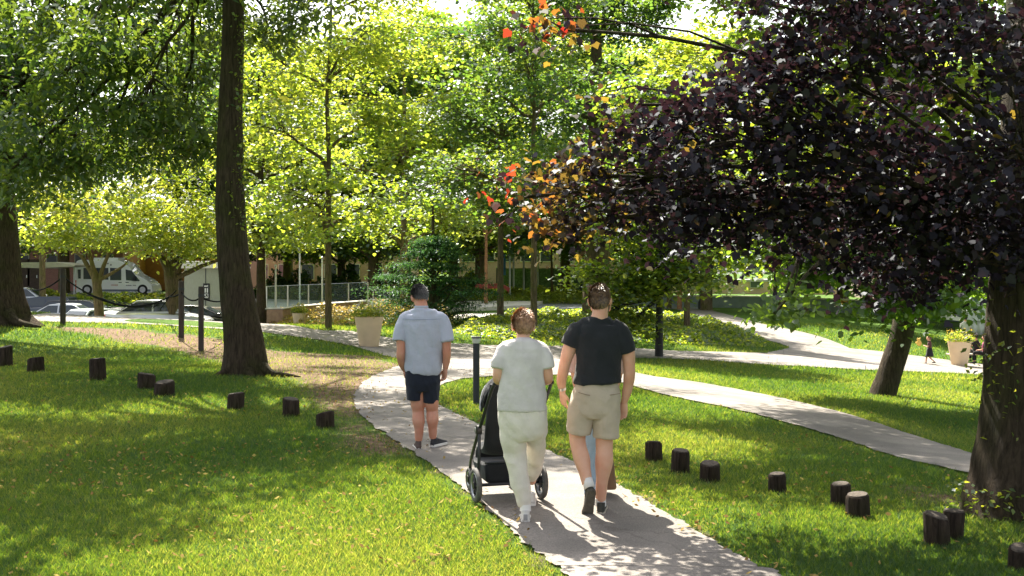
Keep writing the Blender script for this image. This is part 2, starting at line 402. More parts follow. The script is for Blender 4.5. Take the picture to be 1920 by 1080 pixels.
# grass blades
def grass(name, n, y0, y1, pw, h0, wd, label):
    u = RS.rand(n); y = (y0 ** (1 - pw) + u * (y1 ** (1 - pw) - y0 ** (1 - pw))) ** (1 / (1 - pw))
    x = (RS.rand(n) * 2 - 1) * (y * .47 + .8)
    k = ~on_path(x, y); x, y = x[k], y[k]
    dd = np.zeros(len(x))
    for p in DIRT: dd = np.maximum(dd, np.clip(np.where(inpoly(x, y, p), .5 + dist_poly(x, y, p) / 1.2, .5 - dist_poly(x, y, p) / 1.2), 0, .60))
    e = np.minimum(dist_poly(x, y, PATHW['main'][::10]), dist_poly(x, y, PATHW['right'][::10]))
    dd = np.maximum(dd, np.clip(.6 - e / .3, 0, 1))
    dd = np.maximum(dd, .55 * np.clip(np.sin(x * 1.7 + 2 * np.sin(y * .9)) * np.sin(y * 1.3 + np.sin(x * 2.1)) - .45, 0, 1))
    k = RS.rand(len(x)) > dd * 1.45; x, y = x[k], y[k]; n = len(x); z = gz(x, y)
    sc = (y / y0) ** .7
    h = h0 * (.5 + RS.rand(n)) * np.sqrt(sc); ww = wd * (.6 + .8 * RS.rand(n)) * sc
    a = RS.rand(n) * 6.283; ca, sa = np.cos(a), np.sin(a)
    b_ = RS.rand(n) * 6.283; lean = h * (.3 + .9 * RS.rand(n))
    V = np.empty((n, 3, 3))
    V[:, 0] = np.stack([x - ca * ww, y - sa * ww, z - .004], -1); V[:, 1] = np.stack([x + ca * ww, y + sa * ww, z - .004], -1)
    V[:, 2] = np.stack([x + np.cos(b_) * lean, y + np.sin(b_) * lean, z + h], -1)
    big = np.array([0.0]) ; tint = np.clip(.45 + .22 * RS.randn(n) + .25 * np.sin(x * .9 + np.sin(y * .7)) * np.cos(y * .5), 0, 1)
    tag(link(name, bulk_mesh(name, V.reshape(-1, 3), 3, tint), M_GRASS, smooth=False), label, 'grass', kind='stuff')
M_GRASS = leafmat('grass_blade', [(.010, .045, .014), (.026, .08, .020), (.10, .14, .04)], [(.07, .18, .015), (.27, .38, .02), (.62, .57, .08)], trans=.5, gloss=.03)
grass('grass', 900000, 5.5, 30, 1.25, .027, .0026, 'short mown green grass of the lawns beside the path')
grass('grass', 160000, 30, 62, 1.3, .07, .012, 'distant mown grass of the lawns beyond the cross path')
# fallen leaves
def fallen(n):
    u = RS.rand(n); y = 6 * (34 / 6) ** u; x = (RS.rand(n) * 2 - 1) * (y * .47)
    w_ = np.full(n, .35)
    w_ += .5 * (x < -.5)
    for p in DIRT: w_ += .8 * np.clip(1 - dist_poly(x, y, p) / 2.0, 0, 1)
    w_ += 1.3 * np.clip(1 - dist_poly(x, y, PATHW['main'][::12]) / .45, 0, 1)
    w_ -= .85 * on_path(x, y); w_ *= np.clip((y - 5) / 5, .35, 1)
    w_ *= np.array([.5 + mnoise.noise(Vector((a * .6, b_ * .4, 4))) * 1.3 for a, b_ in zip(x, y)])
    k = RS.rand(n) < w_ * .8; x, y = x[k], y[k]; n = len(x); z = gz(x, y) + .022 + .02 * RS.rand(n)
    s = (.011 + .016 * RS.rand(n)) ; a = RS.rand(n) * 6.283
    D = np.stack([np.cos(a), np.sin(a), .4 * RS.randn(n)], -1); S = np.stack([-np.sin(a), np.cos(a), .5 * RS.randn(n)], -1); Pn = np.stack([x, y, z], -1)
    s = s[:, None]
    V = np.stack([Pn - D * s, Pn + S * s * .55, Pn + D * s, Pn - S * s * .55], 1)
    V[:, :, 2] = np.maximum(V[:, :, 2], z[:, None] - .012)
    tag(link('fallen_leaves', bulk_mesh('fallen_leaves', V.reshape(-1, 3), 4, RS.rand(n)), leafmat('dry_leaf', [(.15, .085, .035), (.32, .23, .08), (.42, .34, .10)], [(.12, .06, .02), (.24, .15, .03), (.34, .26, .04)], trans=.25, gloss=0)), 'small dry leaves scattered over the lawn and path edges', 'fallen leaves', kind='stuff')
fallen(20000)
# ---------------------------------------------------------------- vegetation
def barkmat(name, c, v=.5):
    if name in MATS: return MATS[name]
    m, t, b = nodes_of(name); N = t.nodes.new; L = t.links.new
    tc = N('ShaderNodeTexCoord'); mp = N('ShaderNodeMapping'); mp.inputs['Scale'].default_value = (1, 1, .14); L(tc.outputs['Object'], mp.inputs[0])
    n = N('ShaderNodeTexNoise'); n.inputs['Scale'].default_value = 26; n.inputs['Detail'].default_value = 8; n.inputs['Roughness'].default_value = .7; n.inputs['Distortion'].default_value = .6; L(mp.outputs[0], n.inputs[0])
    n3 = N('ShaderNodeTexNoise'); n3.inputs['Scale'].default_value = 2.0; n3.inputs['Detail'].default_value = 5; L(tc.outputs['Object'], n3.inputs[0])
    r = N('ShaderNodeValToRGB'); L(n.outputs[0], r.inputs[0]); r.color_ramp.elements[0].position = .36; r.color_ramp.elements[1].position = .66
    r.color_ramp.elements[0].color = (*(np.array(c) * (1 - v)), 1); r.color_ramp.elements[1].color = (*(np.array(c) * (1 + v)), 1)
    r3 = N('ShaderNodeValToRGB'); L(n3.outputs[0], r3.inputs[0]); r3.color_ramp.elements[0].position = .45; r3.color_ramp.elements[1].position = .65
    r3.color_ramp.elements[0].color = (1, 1, 1, 1); r3.color_ramp.elements[1].color = (.8, 1.0, .62, 1)
    mx = N('ShaderNodeMix'); mx.data_type = 'RGBA'; mx.blend_type = 'MULTIPLY'; mx.inputs[0].default_value = 1; L(r.outputs[0], mx.inputs[6]); L(r3.outputs[0], mx.inputs[7])
    L(mx.outputs[2], b.inputs['Base Color']); b.inputs['Roughness'].default_value = .9; b.inputs['Specular IOR Level'].default_value = .15
    bp = N('ShaderNodeBump'); bp.inputs['Strength'].default_value = 1; bp.inputs['Distance'].default_value = .12; L(n.outputs[0], bp.inputs['Height']); L(bp.outputs[0], b.inputs['Normal'])
    MATS[name] = m; return m
M_BARK = barkmat('bark_dark', (.075, .055, .038)); M_BARK2 = barkmat('bark_brown', (.16, .12, .075)); M_BARK3 = barkmat('bark_tan', (.26, .19, .11))
GR_REF = [(.02, .05, .012), (.05, .10, .015), (.10, .15, .02)]
M_LEAF = leafmat('leaf_green', GR_REF, [(.15, .28, .02), (.42, .52, .03), (.72, .68, .06)], trans=.6)
M_LEAF_D = leafmat('leaf_dark_green', [(.012, .04, .014), (.025, .065, .02), (.05, .09, .02)], [(.05, .12, .02), (.10, .2, .02), (.26, .34, .03)], trans=.42)
M_LEAF_L = leafmat('leaf_mid_green', [(.014, .045, .016), (.03, .075, .02), (.06, .11, .02)], [(.07, .17, .03), (.18, .32, .03), (.46, .52, .04)], trans=.5)
M_LEAF_C = leafmat('leaf_blue_green', [(.015, .05, .025), (.03, .08, .035), (.06, .12, .035)], [(.04, .13, .035), (.09, .22, .045), (.24, .36, .04)], trans=.4, gloss=.02)
M_LEAF_Y = leafmat('leaf_yellow_green', [(.05, .09, .012), (.09, .13, .015), (.16, .18, .03)], [(.26, .42, .03), (.48, .58, .04), (.80, .74, .09)], trans=.6)
M_LEAF_P = leafmat('leaf_purple', [(.010, .008, .014), (.018, .012, .020), (.04, .03, .02), (.07, .06, .015), (.09, .03, .015)], [(.012, .006, .012), (.03, .012, .014), (.12, .07, .02), (.40, .27, .03), (.48, .03, .02)], trans=.42, gloss=.03, rough=.5)
SHAPES = {
 'kite': np.array([(0, 0, 0), (.30, .42, .05), (0, 1, -.06), (-.30, .42, .05)]),
 'long': np.array([(0, 0, 0), (.13, .4, .03), (0, 1, -.12), (-.13, .4, .03)]),
 'oval': np.array([(0, 0, 0), (.19, .3, .04), (.17, .65, .02), (0, 1, -.1), (-.17, .65, .02), (-.19, .3, .04)]),
 'round': np.array([(0, 0, 0), (.3, .16, .04), (.38, .5, .05), (0, .95, -.05), (-.38, .5, .05), (-.3, .16, .04)]),
 'maple': np.array([(0, .10, 0), (.24, .02, .05), (.36, .22, .04), (.52, .46, -.05), (.34, .55, .03), (.26, .74, .02), (0, 1.0, -.14), (-.26, .74, .02), (-.34, .55, .03), (-.52, .46, -.05), (-.36, .22, .04), (-.24, .02, .05)]),
}
def leaves(Pn, size, shape, rs, droop=.35, flat=.75):
    n = len(Pn); S = SHAPES[shape]
    a = rs.rand(n) * 6.283
    D = np.stack([np.cos(a), np.sin(a), -droop + .55 * rs.randn(n)], -1); D /= np.linalg.norm(D, axis=1)[:, None]
    Nn = np.stack([rs.randn(n) * (1 - flat) * 1.6, rs.randn(n) * (1 - flat) * 1.6, np.ones(n)], -1)
    Nn -= D * (Nn * D).sum(1)[:, None]; Nn /= np.linalg.norm(Nn, axis=1)[:, None]
    X = np.cross(D, Nn)
    s = size * (.65 + .7 * rs.rand(n))
    V = Pn[:, None] + s[:, None, None] * (X[:, None] * S[None, :, 0, None] + D[:, None] * S[None, :, 1, None] + Nn[:, None] * S[None, :, 2, None])
    return V.reshape(-1, 3), len(S)
def trunk_mesh(mb, pts, rad, roots=0, rs=None, seg=20, bump=.05):
    base = len(mb.v); mb.tube(pts, rad, seg=seg, res=8, cap=True)
    z0 = pts[0][2]; c0 = Vector(pts[0]); R0 = rad[0]
    ph = rs.rand() * 6 if rs is not None else 0
    for i in range(base, len(mb.v)):
        v = Vector(mb.v[i]); h = v.z - z0
        k = min(range(len(pts)), key=lambda j: abs(pts[j][2] - v.z)); c = Vector(pts[k])
        a = math.atan2(v.y - c.y, v.x - c.x)
        f = 1 + bump * math.sin(3 * a + ph + h * .5) + bump * .8 * mnoise.noise(Vector((math.cos(a) * 1.5, math.sin(a) * 1.5, h * 1.3 + ph)))
        if roots: f += .28 * math.exp(-max(h, 0) / (R0 * .9)) * max(0, math.sin(roots * a + ph)) 
        # radial scale about the local axis (interpolated)
        j0 = max(0, min(len(pts) - 2, sum(1 for p in pts if p[2] <= v.z) - 1)); p0, p1 = Vector(pts[j0]), Vector(pts[j0 + 1])
        u = 0 if p1.z == p0.z else max(0, min(1, (v.z - p0.z) / (p1.z - p0.z))); ax = p0.lerp(p1, u)
        mb.v[i] = (ax.x + (v.x - ax.x) * f, ax.y + (v.y - ax.y) * f, v.z)
def bez(a, b, c, n):
    return [(1 - t) ** 2 * a + 2 * t * (1 - t) * b + t * t * c for t in [i / n for i in range(n + 1)]]
def grow(root, tp, tr, blobs, nclump, nleaf, size, shape, mleaf, mbark, seed, clump=.45, roots=0, droop=.35, flat=.72, tintf=None, twig=True, seg=16, limb_r=.35, cflat=.45, tb=0.0, bump=.05, shell=.5, hmin=.25):
    """tp,tr trunk polyline (local) and radii; blobs [(cx,cy,cz,rx,ry,rz,weight)] local"""
    rs = np.random.RandomState(seed); rnd = random.Random(seed)
    mb = MB(); trunk_mesh(mb, tp, tr, roots, rs, seg, bump)
    tpv = [Vector(p) for p in tp]
    mb.build('trunk', mbark, root, smooth=True)
    lb = MB(); PL = []; TT = []
    wsum = sum(b[6] for b in blobs)
    for bi, (cx, cy, cz, rx, ry, rz, wt) in enumerate(blobs):
        c = Vector((cx, cy, cz)); hd = math.hypot(cx - tp[-1][0], cy - tp[-1][1])
        h = max(tp[0][2] + (tp[-1][2] - tp[0][2]) * hmin, min(tp[-1][2] * .97, cz - .45 * hd - .2))
        j = max(0, min(len(tpv) - 2, sum(1 for p in tpv if p.z <= h) - 1)); u = (h - tpv[j].z) / max(.01, tpv[j + 1].z - tpv[j].z); u = max(0, min(1, u))
        s = tpv[j].lerp(tpv[j + 1], u); rr = (tr[j] * (1 - u) + tr[j + 1] * u)
        ll = (c - s).length; mid = s.lerp(c, .5) + Vector((rnd.uniform(-.16, .16) * ll, rnd.uniform(-.16, .16) * ll, rnd.uniform(.02, .24) * ll))
        path = bez(s, mid, c, 7); path = [p if i_ == 0 else p + .05 * ll ** .6 * mnoise.noise_vector(p * .9 + Vector((bi, seed, 0))) * 2 for i_, p in enumerate(path)]
        r0 = min(rr * .75, limb_r * (.25 + .05 * (c - s).length))
        lb.tube(path, [r0 * (1 - .82 * i / 7) + .008 for i in range(8)], seg=7, cap=False)
        k = max(1, int(round(nclump * wt / wsum)))
        for q in range(k):
            while True:
                o = Vector((rnd.uniform(-1, 1), rnd.uniform(-1, 1), rnd.uniform(-1, 1)))
                if o.length <= 1 and (o.length > shell or rnd.random() < .35): break
            e = c + Vector((o.x * rx, o.y * ry, o.z * rz))
            if twig:
                s2 = path[rnd.randint(5, 7)]; m2 = s2.lerp(e, .5) + Vector((rnd.uniform(-.15, .15), rnd.uniform(-.15, .15), rnd.uniform(-.1, .25))) * (e - s2).length
                lb.tube(bez(s2, m2, e, 3), [r0 * .22 + .006, r0 * .16 + .005, .007, .004], seg=4, cap=False)
            m_ = int(nleaf * rnd.uniform(.6, 1.4)); sc = clump * rnd.uniform(.7, 1.3)
            g_ = rs.randn(m_, 3) * np.array([sc, sc, sc * cflat]); g_[:, 2] -= .12 * (g_[:, 0] ** 2 + g_[:, 1] ** 2) / sc
            PL.append(g_ + np.array(e)); TT.append(np.full(m_, rnd.gauss(.45 + tb, .16)))
    lb.build('limbs', mbark, root, smooth=True)
    PL = np.vstack(PL); TT = np.clip(np.concatenate(TT) + rs.randn(len(PL)) * .12, 0, 1)
    if tintf is not None: TT = tintf(PL, TT, rs)
    V, k = leaves(PL, size, shape, rs, droop, flat)
    return link('crown', bulk_mesh('crown', V, k, TT), mleaf, root, smooth=False)
def ring_blobs(R, z0, z1, n, seed, top=True):
    r = random.Random(seed); out = []
    layers = max(2, int((z1 - z0) / (R * .6)))
    for i in range(layers):
        u = (i + .5) / layers; z = z0 + (z1 - z0) * u
        rad = R * math.sin(math.pi * (.12 + .80 * u)) ** .6 * (.62 if i else .66)
        m = max(3, int(n / layers)); a0 = r.random() * 6
        for k in range(m):
            a = a0 + 6.283 * k / m + r.uniform(-.3, .3); q = rad * r.uniform(.7, 1.1)
            rr = R * r.uniform(.30, .44)
            out.append((q * math.cos(a), q * math.sin(a), z + r.uniform(-.4, .4), rr, rr, rr * .6, 1))
    out.append((0, 0, z1 - R * .3, R * .4, R * .4, R * .35, 1)); out.append((0, 0, (z0 + z1) / 2, R * .4, R * .4, R * .4, 1))
    return out
def trunk_line(h, lean=(0, 0), r0=.2, r1=.06, n=5, seed=0, flare=1.35, wob=.1):
    r = random.Random(seed); pts = [(0, 0, -.08)]; rad = [r0 * flare]
    pts.append((0, 0, .35 * min(1, r0 * 4))); rad.append(r0 * 1.03)
    for i in range(1, n + 1):
        u = i / n
        pts.append((lean[0] * u * h + r.uniform(-wob, wob) * u, lean[1] * u * h + r.uniform(-wob, wob) * u, .4 + (h - .4) * u)); rad.append(r0 + (r1 - r0) * u)
    return pts, rad
def px_blobs(root, L):
    """blobs given as (px, py, d, rx, rz, weight) on the sight lines, local to root"""
    o = []
    for (px, py, d, rx, rz, wt) in L:
        X, Y, Z = PW(px, py, d); o.append((X - root.x, Y - root.y, Z - root.z, rx, rx, rz, wt))
    return o
world_bl = lambda root, L_: [(x - root.x, y - root.y, z - root.z, r, r, r * .45, wt * 1.1) for x, y, z, r, wt in L_]
# -- main left tree with a slightly curved bare trunk
b0 = hit(465, 702); D0 = b0.y
def lp(px, py, dd=0): X, Y, Z = PW(px, py, D0 + dd); return (X - b0.x, Y - b0.y, Z - b0.z)
t_ = empty('tree', b0, 'tall tree with thick dark curved trunk and long dark leaves on the left lawn', 'tree')
tp = [lp(466, 712), lp(464, 690), lp(459, 640), lp(450, 580), lp(440, 500), lp(433, 400), lp(431, 300), lp(432, 200), lp(435, 100), lp(436, 0), lp(430, -150), lp(425, -330), lp(430, -560)]
tr = [x * D0 / F for x in (46, 40, 36, 33, 30, 28, 25, 22, 20.5, 20, 18, 13, 6)]
bl = px_blobs(b0, [(320, 90, 22, 1.2, .7, .8), (250, 200, 21, 1.1, .6, .8), (150, 100, 21, 1.2, .7, .8), (80, 240, 22, 1.1, .6, .8), (330, 260, 23, .9, .45, .6), (370, 20, 23.5, 1.0, .6, .6), (60, 30, 22, 1.3, .8, .8), (190, 300, 22.5, 1.0, .35, .5),
        (560, 0, 23, 1.0, .35, .35), (500, 50, 22.5, .45, .4, .2), (230, -60, 18.5, 1.4, .6, .6), (20, 330, 22, .8, .35, .35),
        (380, -220, 18, 2.0, .8, .7), (150, -240, 19, 2.0, .8, .7), (600, -270, 21, 2.0, .8, .6), (430, -470, 22, 2.4, 1.0, .7)])
bl += world_bl(b0, [(-5.5, 14.5, 8, 1.5, 1), (-7.6, 15, 8.5, 1.5, 1), (-6.6, 17, 9, 1.6, 1.1), (-4.8, 17.6, 8.6, 1.5, 1), (-9.2, 17, 8.7, 1.6, 1), (-3.2, 18.7, 9, 1.3, .9), (-8.2, 20, 9.5, 1.8, 1), (-1.8, 20.6, 9.6, 1.3, .8), (-5.4, 12.4, 7.6, 1.1, .55), (-8, 12.6, 8, 1.5, .9), (-10.5, 14, 8.5, 1.6, .8), (-4.2, 21.5, 10, 1.6, .8), (-11, 20, 9.5, 1.8, .8), (-.6, 18.2, 9.2, 1.0, .5), (-5, 30, 10.8, 1.8, .8), (-7.6, 29, 10.8, 1.8, .8), (-3, 31.5, 11.3, 1.7, .7), (-9.8, 31, 11, 1.8, .7), (-.8, 29, 11, 1.5, .5), (-3.4, 23.5, 10.6, 1.1, .5), (-2.3, 26.5, 11, 1.2, .5), (-4.9, 26, 11, 1.3, .5), (-.9, 23.4, 10.4, .9, .35)])  # unseen clumps overhead, added to cast dappled shade on left lawn and path
grow(t_, tp, tr, bl, 385, 160, .165, 'oval', M_LEAF_D, M_BARK, 3, clump=.37, roots=3, droop=.55, flat=.6, cflat=.5, limb_r=.12, hmin=.68, tb=.1, tintf=lambda P_, T_, rs: np.clip(np.where(P_[:, 2] < 7.4, T_ + .30, T_), 0, 1))
mb = MB()
for pts, r_ in [([(.30, -.22, .16), (.50, -.32, .04), (.75, -.30, .01), (.98, -.22, -.03)], [.11, .07, .045, .02]), ([(-.28, -.25, .1), (-.45, -.35, .0), (-.6, -.4, -.05)], [.09, .06, .03]), ([(.1, -.35, .1), (.2, -.55, 0), (.26, -.75, -.04)], [.1, .05, .02])]:
    mb.tube(pts, r_, seg=8, res=4)
mb.build('root', M_BARK, t_, smooth=True)
# ivy on the lit side of the trunk
iv = []
for k in range(700):
    z = random.uniform(2.6, 8.5); a = random.gauss(-.2, .55); j = min(range(len(tp)), key=lambda q: abs(tp[q][2] - z)); r_ = tr[j] + random.uniform(.0, .06)
    j0 = max(0, min(len(tp) - 2, sum(1 for p in tp if p[2] <= z) - 1)); u = (z - tp[j0][2]) / (tp[j0 + 1][2] - tp[j0][2])
    ax = Vector(tp[j0]).lerp(Vector(tp[j0 + 1]), u)
    iv.append((ax.x + r_ * math.cos(a), ax.y + r_ * math.sin(a), z))
V, k = leaves(np.array(iv), .075, 'kite', RS, .5, .2)
link('ivy', bulk_mesh('ivy', V, k, RS.rand(len(iv)) * .8), M_LEAF, t_, smooth=False)
# -- far left big tree
b1 = hit(-6, 606); D1 = b1.y; sc = D1 / F
t_ = empty('tree', b1, 'very thick dark trunk cut by the left edge of the picture', 'tree')
tp = [(0, 0, -.1), (0, 0, .35), (0, 0, 1.1), (-.03, 0, 2.5), (-.08, 0, 4), (-.1, 0, 6), (0, 0, 9), (.2, 0, 13)]
tr = [x * sc for x in (70, 52, 44, 41, 38, 36, 28, 8)]
bl = px_blobs(b1, [(60, 150, 30, 2.2, 1.6, 1), (-60, 60, 30, 2.4, 1.6, 1), (150, 250, 31, 2.0, 1.1, 1), (30, 300, 29, 1.7, .8, .8), (220, 60, 30, 2.2, 1.5, 1), (120, -80, 28, 2.6, 1.6, 1), (-80, -150, 30, 2.6, 1.7, 1), (320, 160, 33, 2.0, 1.2, .8), (60, -300, 28, 3, 2, 1), (-200, 150, 31, 2.5, 1.8, .8)])
grow(t_, tp, tr, bl, 420, 50, .17, 'kite', M_LEAF_D, M_BARK, 5, clump=.6, roots=5, limb_r=.5, droop=.5, tb=.05)
mb = MB(); mb.tube([(.55, -.5, .3), (.85, -.7, .08), (1.25, -.9, .0), (1.7, -1.0, -.06)], [.2, .13, .08, .03], seg=8, res=4)
mb.build('root', M_BARK, t_, smooth=True)
# -- purple maple at the right edge
b2 = hit(1925, 962); D2 = b2.y; s2 = D2 / F
t_ = empty('tree', b2, 'purple leaved maple with massive dark trunk at the right edge', 'tree')
def rp(px, py, dd=0): X, Y, Z = PW(px, py, D2 + dd); return (X - b2.x, Y - b2.y, Z - b2.z)
tp = [rp(1925, 990), rp(1926, 950), rp(1930, 880), rp(1934, 800), rp(1937, 700), rp(1938, 560), rp(1945, 400), rp(1950, 200), rp(1955, 0), rp(1960, -300), rp(1960, -600), rp(1950, -900)]
tr = [x * s2 for x in (128, 108, 97, 88, 80, 76, 68, 64, 62, 50, 34, 12)]
pb = [(1740, 500, 9.5, .5, .24, .8), (1780, 430, 9, .6, .3, 1.0), (1640, 420, 9, .65, .40, 1.4), (1560, 470, 9.5, .5, .22, .8), (1430, 430, 9, .5, .22, 1.0), (1350, 400, 9.5, .5, .3, 1.1),
      (1270, 390, 9.3, .40, .24, .8), (1160, 420, 9.8, .34, .2, .55), (1080, 400, 9.6, .40, .24, .7), (1120, 330, 9.4, .42, .2, .7), (1010, 350, 9.3, .30, .10, .35), (1050, 430, 9.8, .25, .14, .35),
      (1460, 310, 9, .4, .2, .6), (1270, 250, 8.8, .5, .34, 1.2), (1180, 215, 9.2, .34, .28, .7), (1370, 175, 9, .4, .25, .9), (1420, 220, 8.6, .5, .35, 1.2), (1540, 260, 8.6, .45, .3, 1.1), (1560, 120, 8.8, .5, .3, 1.1), (1440, 105, 9.3, .4, .2, .6),
      (1700, 270, 9.4, .4, .12, .5), (1680, 350, 8.8, .45, .16, .7), (1820, 330, 8.5, .45, .35, 1.2), (1850, 480, 8.3, .45, .35, 1.1), (1800, 160, 9, .35, .15, .3), (1650, 60, 8.4, .5, .25, .8), (1500, 20, 8.8, .5, .28, .9), (1800, 30, 8.6, .5, .3, .8), (1650, 545, 10, .35, .12, .35),
      (1900, 250, 7.9, .4, .6, 1.0), (1900, 60, 7.9, .4, .5, .8), (1050, 30, 8.6, .16, .09, .2), (1620, 170, 10.5, .5, .14, .3), (1250, 470, 10, .35, .12, .3),
      (1400, -150, 8.5, 1.1, .6, .8), (1700, -170, 9, 1.2, .6, .9), (1950, -200, 8, 1.2, .8, .8), (1550, -380, 9, 1.4, .7, .8), (1850, -450, 9, 1.5, .9, .9), (2200, 0, 9, 1.2, 1.0, .9), (2200, 400, 8.5, 1.0, .8, .6), (2300, -400, 10, 1.6, 1.1, .8), (2050, 200, 11, 1.0, .9, .9), (1950, 420, 11.5, .8, .5, .8)]
pb = [(a, c - (26 if (c >= 380 and a < 1600) else 0), d_, e, f_, g_) for a, c, d_, e, f_, g_ in pb]
bl = px_blobs(b2, pb)
def ptint(P_, T_, rs):
    # new growth at the outer left ends of the branches is orange-red, the rest purple
    X = P_[:, 0] + b2.x; Y = P_[:, 1] + b2.y; Z = P_[:, 2] + b2.z
    px = 960 + X / Y * F; py = 510 - (Z - CZ) / Y * F
    r = rs.rand(len(X)); T = np.clip(.04 + T_ * .26, 0, .34)
    out = np.clip((1210 - px) / 170, 0, 1)
    T = np.where(r < .025 + .55 * out, .42 + .33 * rs.rand(len(X)), T)
    T = np.where((px < 1045) & (r < .7), .50 + .42 * rs.rand(len(X)), T)
    T = np.where(((px < 965) & (r < .7)) | ((px < 1090) & (py < 110) & (r < .3)), .88 + .12 * rs.rand(len(X)), T)
    return T
grow(t_, tp, tr, bl, 440, 36, .066, 'maple', M_LEAF_P, M_BARK, 8, clump=.17, roots=4, droop=.55, flat=.62, tintf=ptint, cflat=.55, limb_r=.055, seg=28, bump=.07, hmin=.28)
# suckers with small leaves at its foot and along the trunk
sp = []
for k in range(420):
    a = random.uniform(math.pi * .9, math.pi * 1.75); z = random.choice([random.uniform(0, .28), random.gauss(1.25, .28)]); r_ = (.50 if z < .4 else .38) + random.uniform(0, .13)
    sp.append((r_ * math.cos(a), r_ * math.sin(a), abs(z)))
V, k = leaves(np.array(sp), .05, 'kite', RS, .3, .5); tag(link('sprouts', bulk_mesh('sprouts', V, k, RS.rand(len(sp))), M_LEAF, t_, smooth=False), kind='stuff')
# -- leaning tree on the right lawn
b3 = hit(1657, 741); D3 = b3.y; s3 = D3 / F
t_ = empty('tree', b3, 'leaning tree with bare trunk tilting right on the right lawn', 'tree')
def qp(px, py, dd=0): X, Y, Z = PW(px, py, D3 + dd); return (X - b3.x, Y - b3.y, Z - b3.z)
tp = [qp(1655, 752), qp(1658, 735), qp(1672, 690), qp(1690, 630), qp(1702, 570), qp(1712, 500), qp(1718, 400), qp(1715, 250), qp(1710, 50), qp(1700, -200)]
tr = [x * s3 for x in (27, 23, 22, 21, 20, 19, 17, 14, 11, 5)]
bl = px_blobs(b3, [(1600, 470, 22, 1.1, .45, .8), (1500, 505, 23, .8, .25, .45), (1740, 545, 22, .55, .25, .45), (1690, 550, 21, .5, .3, .5), (1800, 520, 23, .6, .3, .35), (1640, 350, 22, 1.3, .8, 1), (1480, 400, 23, 1.2, .7, .8), (1800, 400, 22, 1.2, .8, .8), (1700, 200, 22, 1.6, 1, 1), (1500, 230, 24, 1.5, .9, .8), (1880, 200, 23, 1.6, 1, .8), (1640, 20, 22, 2, 1.1, 1), (1850, -20, 23, 2, 1.2, .9), (1480, 40, 23, 1.6, 1.0, .8), (1700, -180, 22, 2.2, 1.2, 1), (1440, 590, 17.5, .25, .08, .06), (1470, 560, 18, .25, .08, .06)])
bl += world_bl(b3, [(.6, 17.2, 8.7, 1.1, .8), (2.6, 16, 8.2, 1.3, 1), (4.6, 15.4, 8.2, 1.4, 1), (2.2, 19, 9.2, 1.4, 1), (4.6, 18.4, 8.7, 1.4, 1), (6.6, 16.8, 8.4, 1.4, 1), (6.6, 20, 9.3, 1.5, 1), (8.6, 18, 8.7, 1.5, 1), (4, 21.8, 9.8, 1.5, .9), (9.5, 21, 9.5, 1.6, .9), (1.2, 22.5, 10, 1.3, .7), (3.2, 24.8, 10.5, 1.5, 1), (5.8, 24.5, 10.5, 1.5, 1), (5, 27.4, 11, 1.6, 1), (8, 26.2, 11, 1.7, 1), (2, 20.8, 9.6, 1.2, .6), (10.5, 24, 10.5, 1.7, .9), (7.2, 22.2, 10, 1.5, .8), (2.3, 24, 10.5, 1.2, .6), (3.3, 22.4, 10.2, 1.1, .5)])  # clumps above the view, added so the right lawn falls in shade
grow(t_, tp, tr, bl, 640, 125, .13, 'round', M_LEAF, M_BARK, 21, clump=.34, roots=3, droop=.6, limb_r=.12, tb=.0, hmin=.55, tintf=lambda P_, T_, rs: np.where((P_[:, 2] < 3.4) & (P_[:, 1] < 0), T_ * .2, np.where(P_[:, 2] > 7.2, T_ * .35, T_)))  # low front leaves tinted as if shaded; top ones darkened to pass less light
# -- trees with trunks that can be told apart; (px, py) base, trunk px width at base, crown
def park_tree(px, py, wpx, h, R, z0, label, mleaf, mbark, seed, lean=(0, 0), nc=200, nl=52, size=.15, shape='round', d=None, tb=0, group='slender trees around the cross path', clump=.43, name='tree', droop=.35, n=14, extra=()):
    b = hit(px, py) if d is None else at(px, d)
    o = empty(name, b, label, 'tree', group)
    r0 = wpx / 2 * b.y / F
    tp, tr = trunk_line(h * .85, lean, r0, r0 * .3, 6, seed)
    grow(o, tp, tr, ring_blobs(R, z0, h, n, seed) + px_blobs(b, extra), nc, nl, size * (b.y / 36) ** .5 * 1.08, shape, mleaf, mbark, seed, clump=clump, tb=tb, flat=.84, cflat=.36, roots=0, droop=droop, limb_r=.3, seg=12, hmin=z0 / h * .8, shell=.35)
    return o
G = 'slender trees around the cross path'
park_tree(490, 606, 19, 15, 4.8, 3.6, 'slender dark trunked tree just right of the thick curved trunk', M_LEAF, M_BARK, 31, nc=300, nl=60, tb=.05)
park_tree(616, 616, 13, 14, 4.4, 3.0, 'slim tree behind the left path, left of the big cream planter', M_LEAF_Y, M_BARK2, 32, nc=260, nl=60)
park_tree(757, 598, 15, 16, 5.2, 3.4, 'tree with pale brown trunk rising behind the head of the man in the blue shirt', M_LEAF_Y, M_BARK3, 33, nc=320, nl=60, tb=-.1)
park_tree(938, 606, 13, 15, 4.8, 4.2, 'slim brown trunk between the blue shirt man and the short haired woman', M_LEAF_L, M_BARK2, 34, nc=260, nl=56, tb=.1)
park_tree(1001, 628, 13, 14.5, 4.8, 4.4, 'slim dark brown trunk right behind the short haired woman', M_LEAF_L, M_BARK2, 35, nc=240, nl=56, tb=.1)
park_tree(1120, 598, 54, 17, 6, 4.6, 'thick trunked tree straight behind the head of the man in black', M_LEAF_L, M_BARK2, 36, nc=420, nl=64, size=.16)
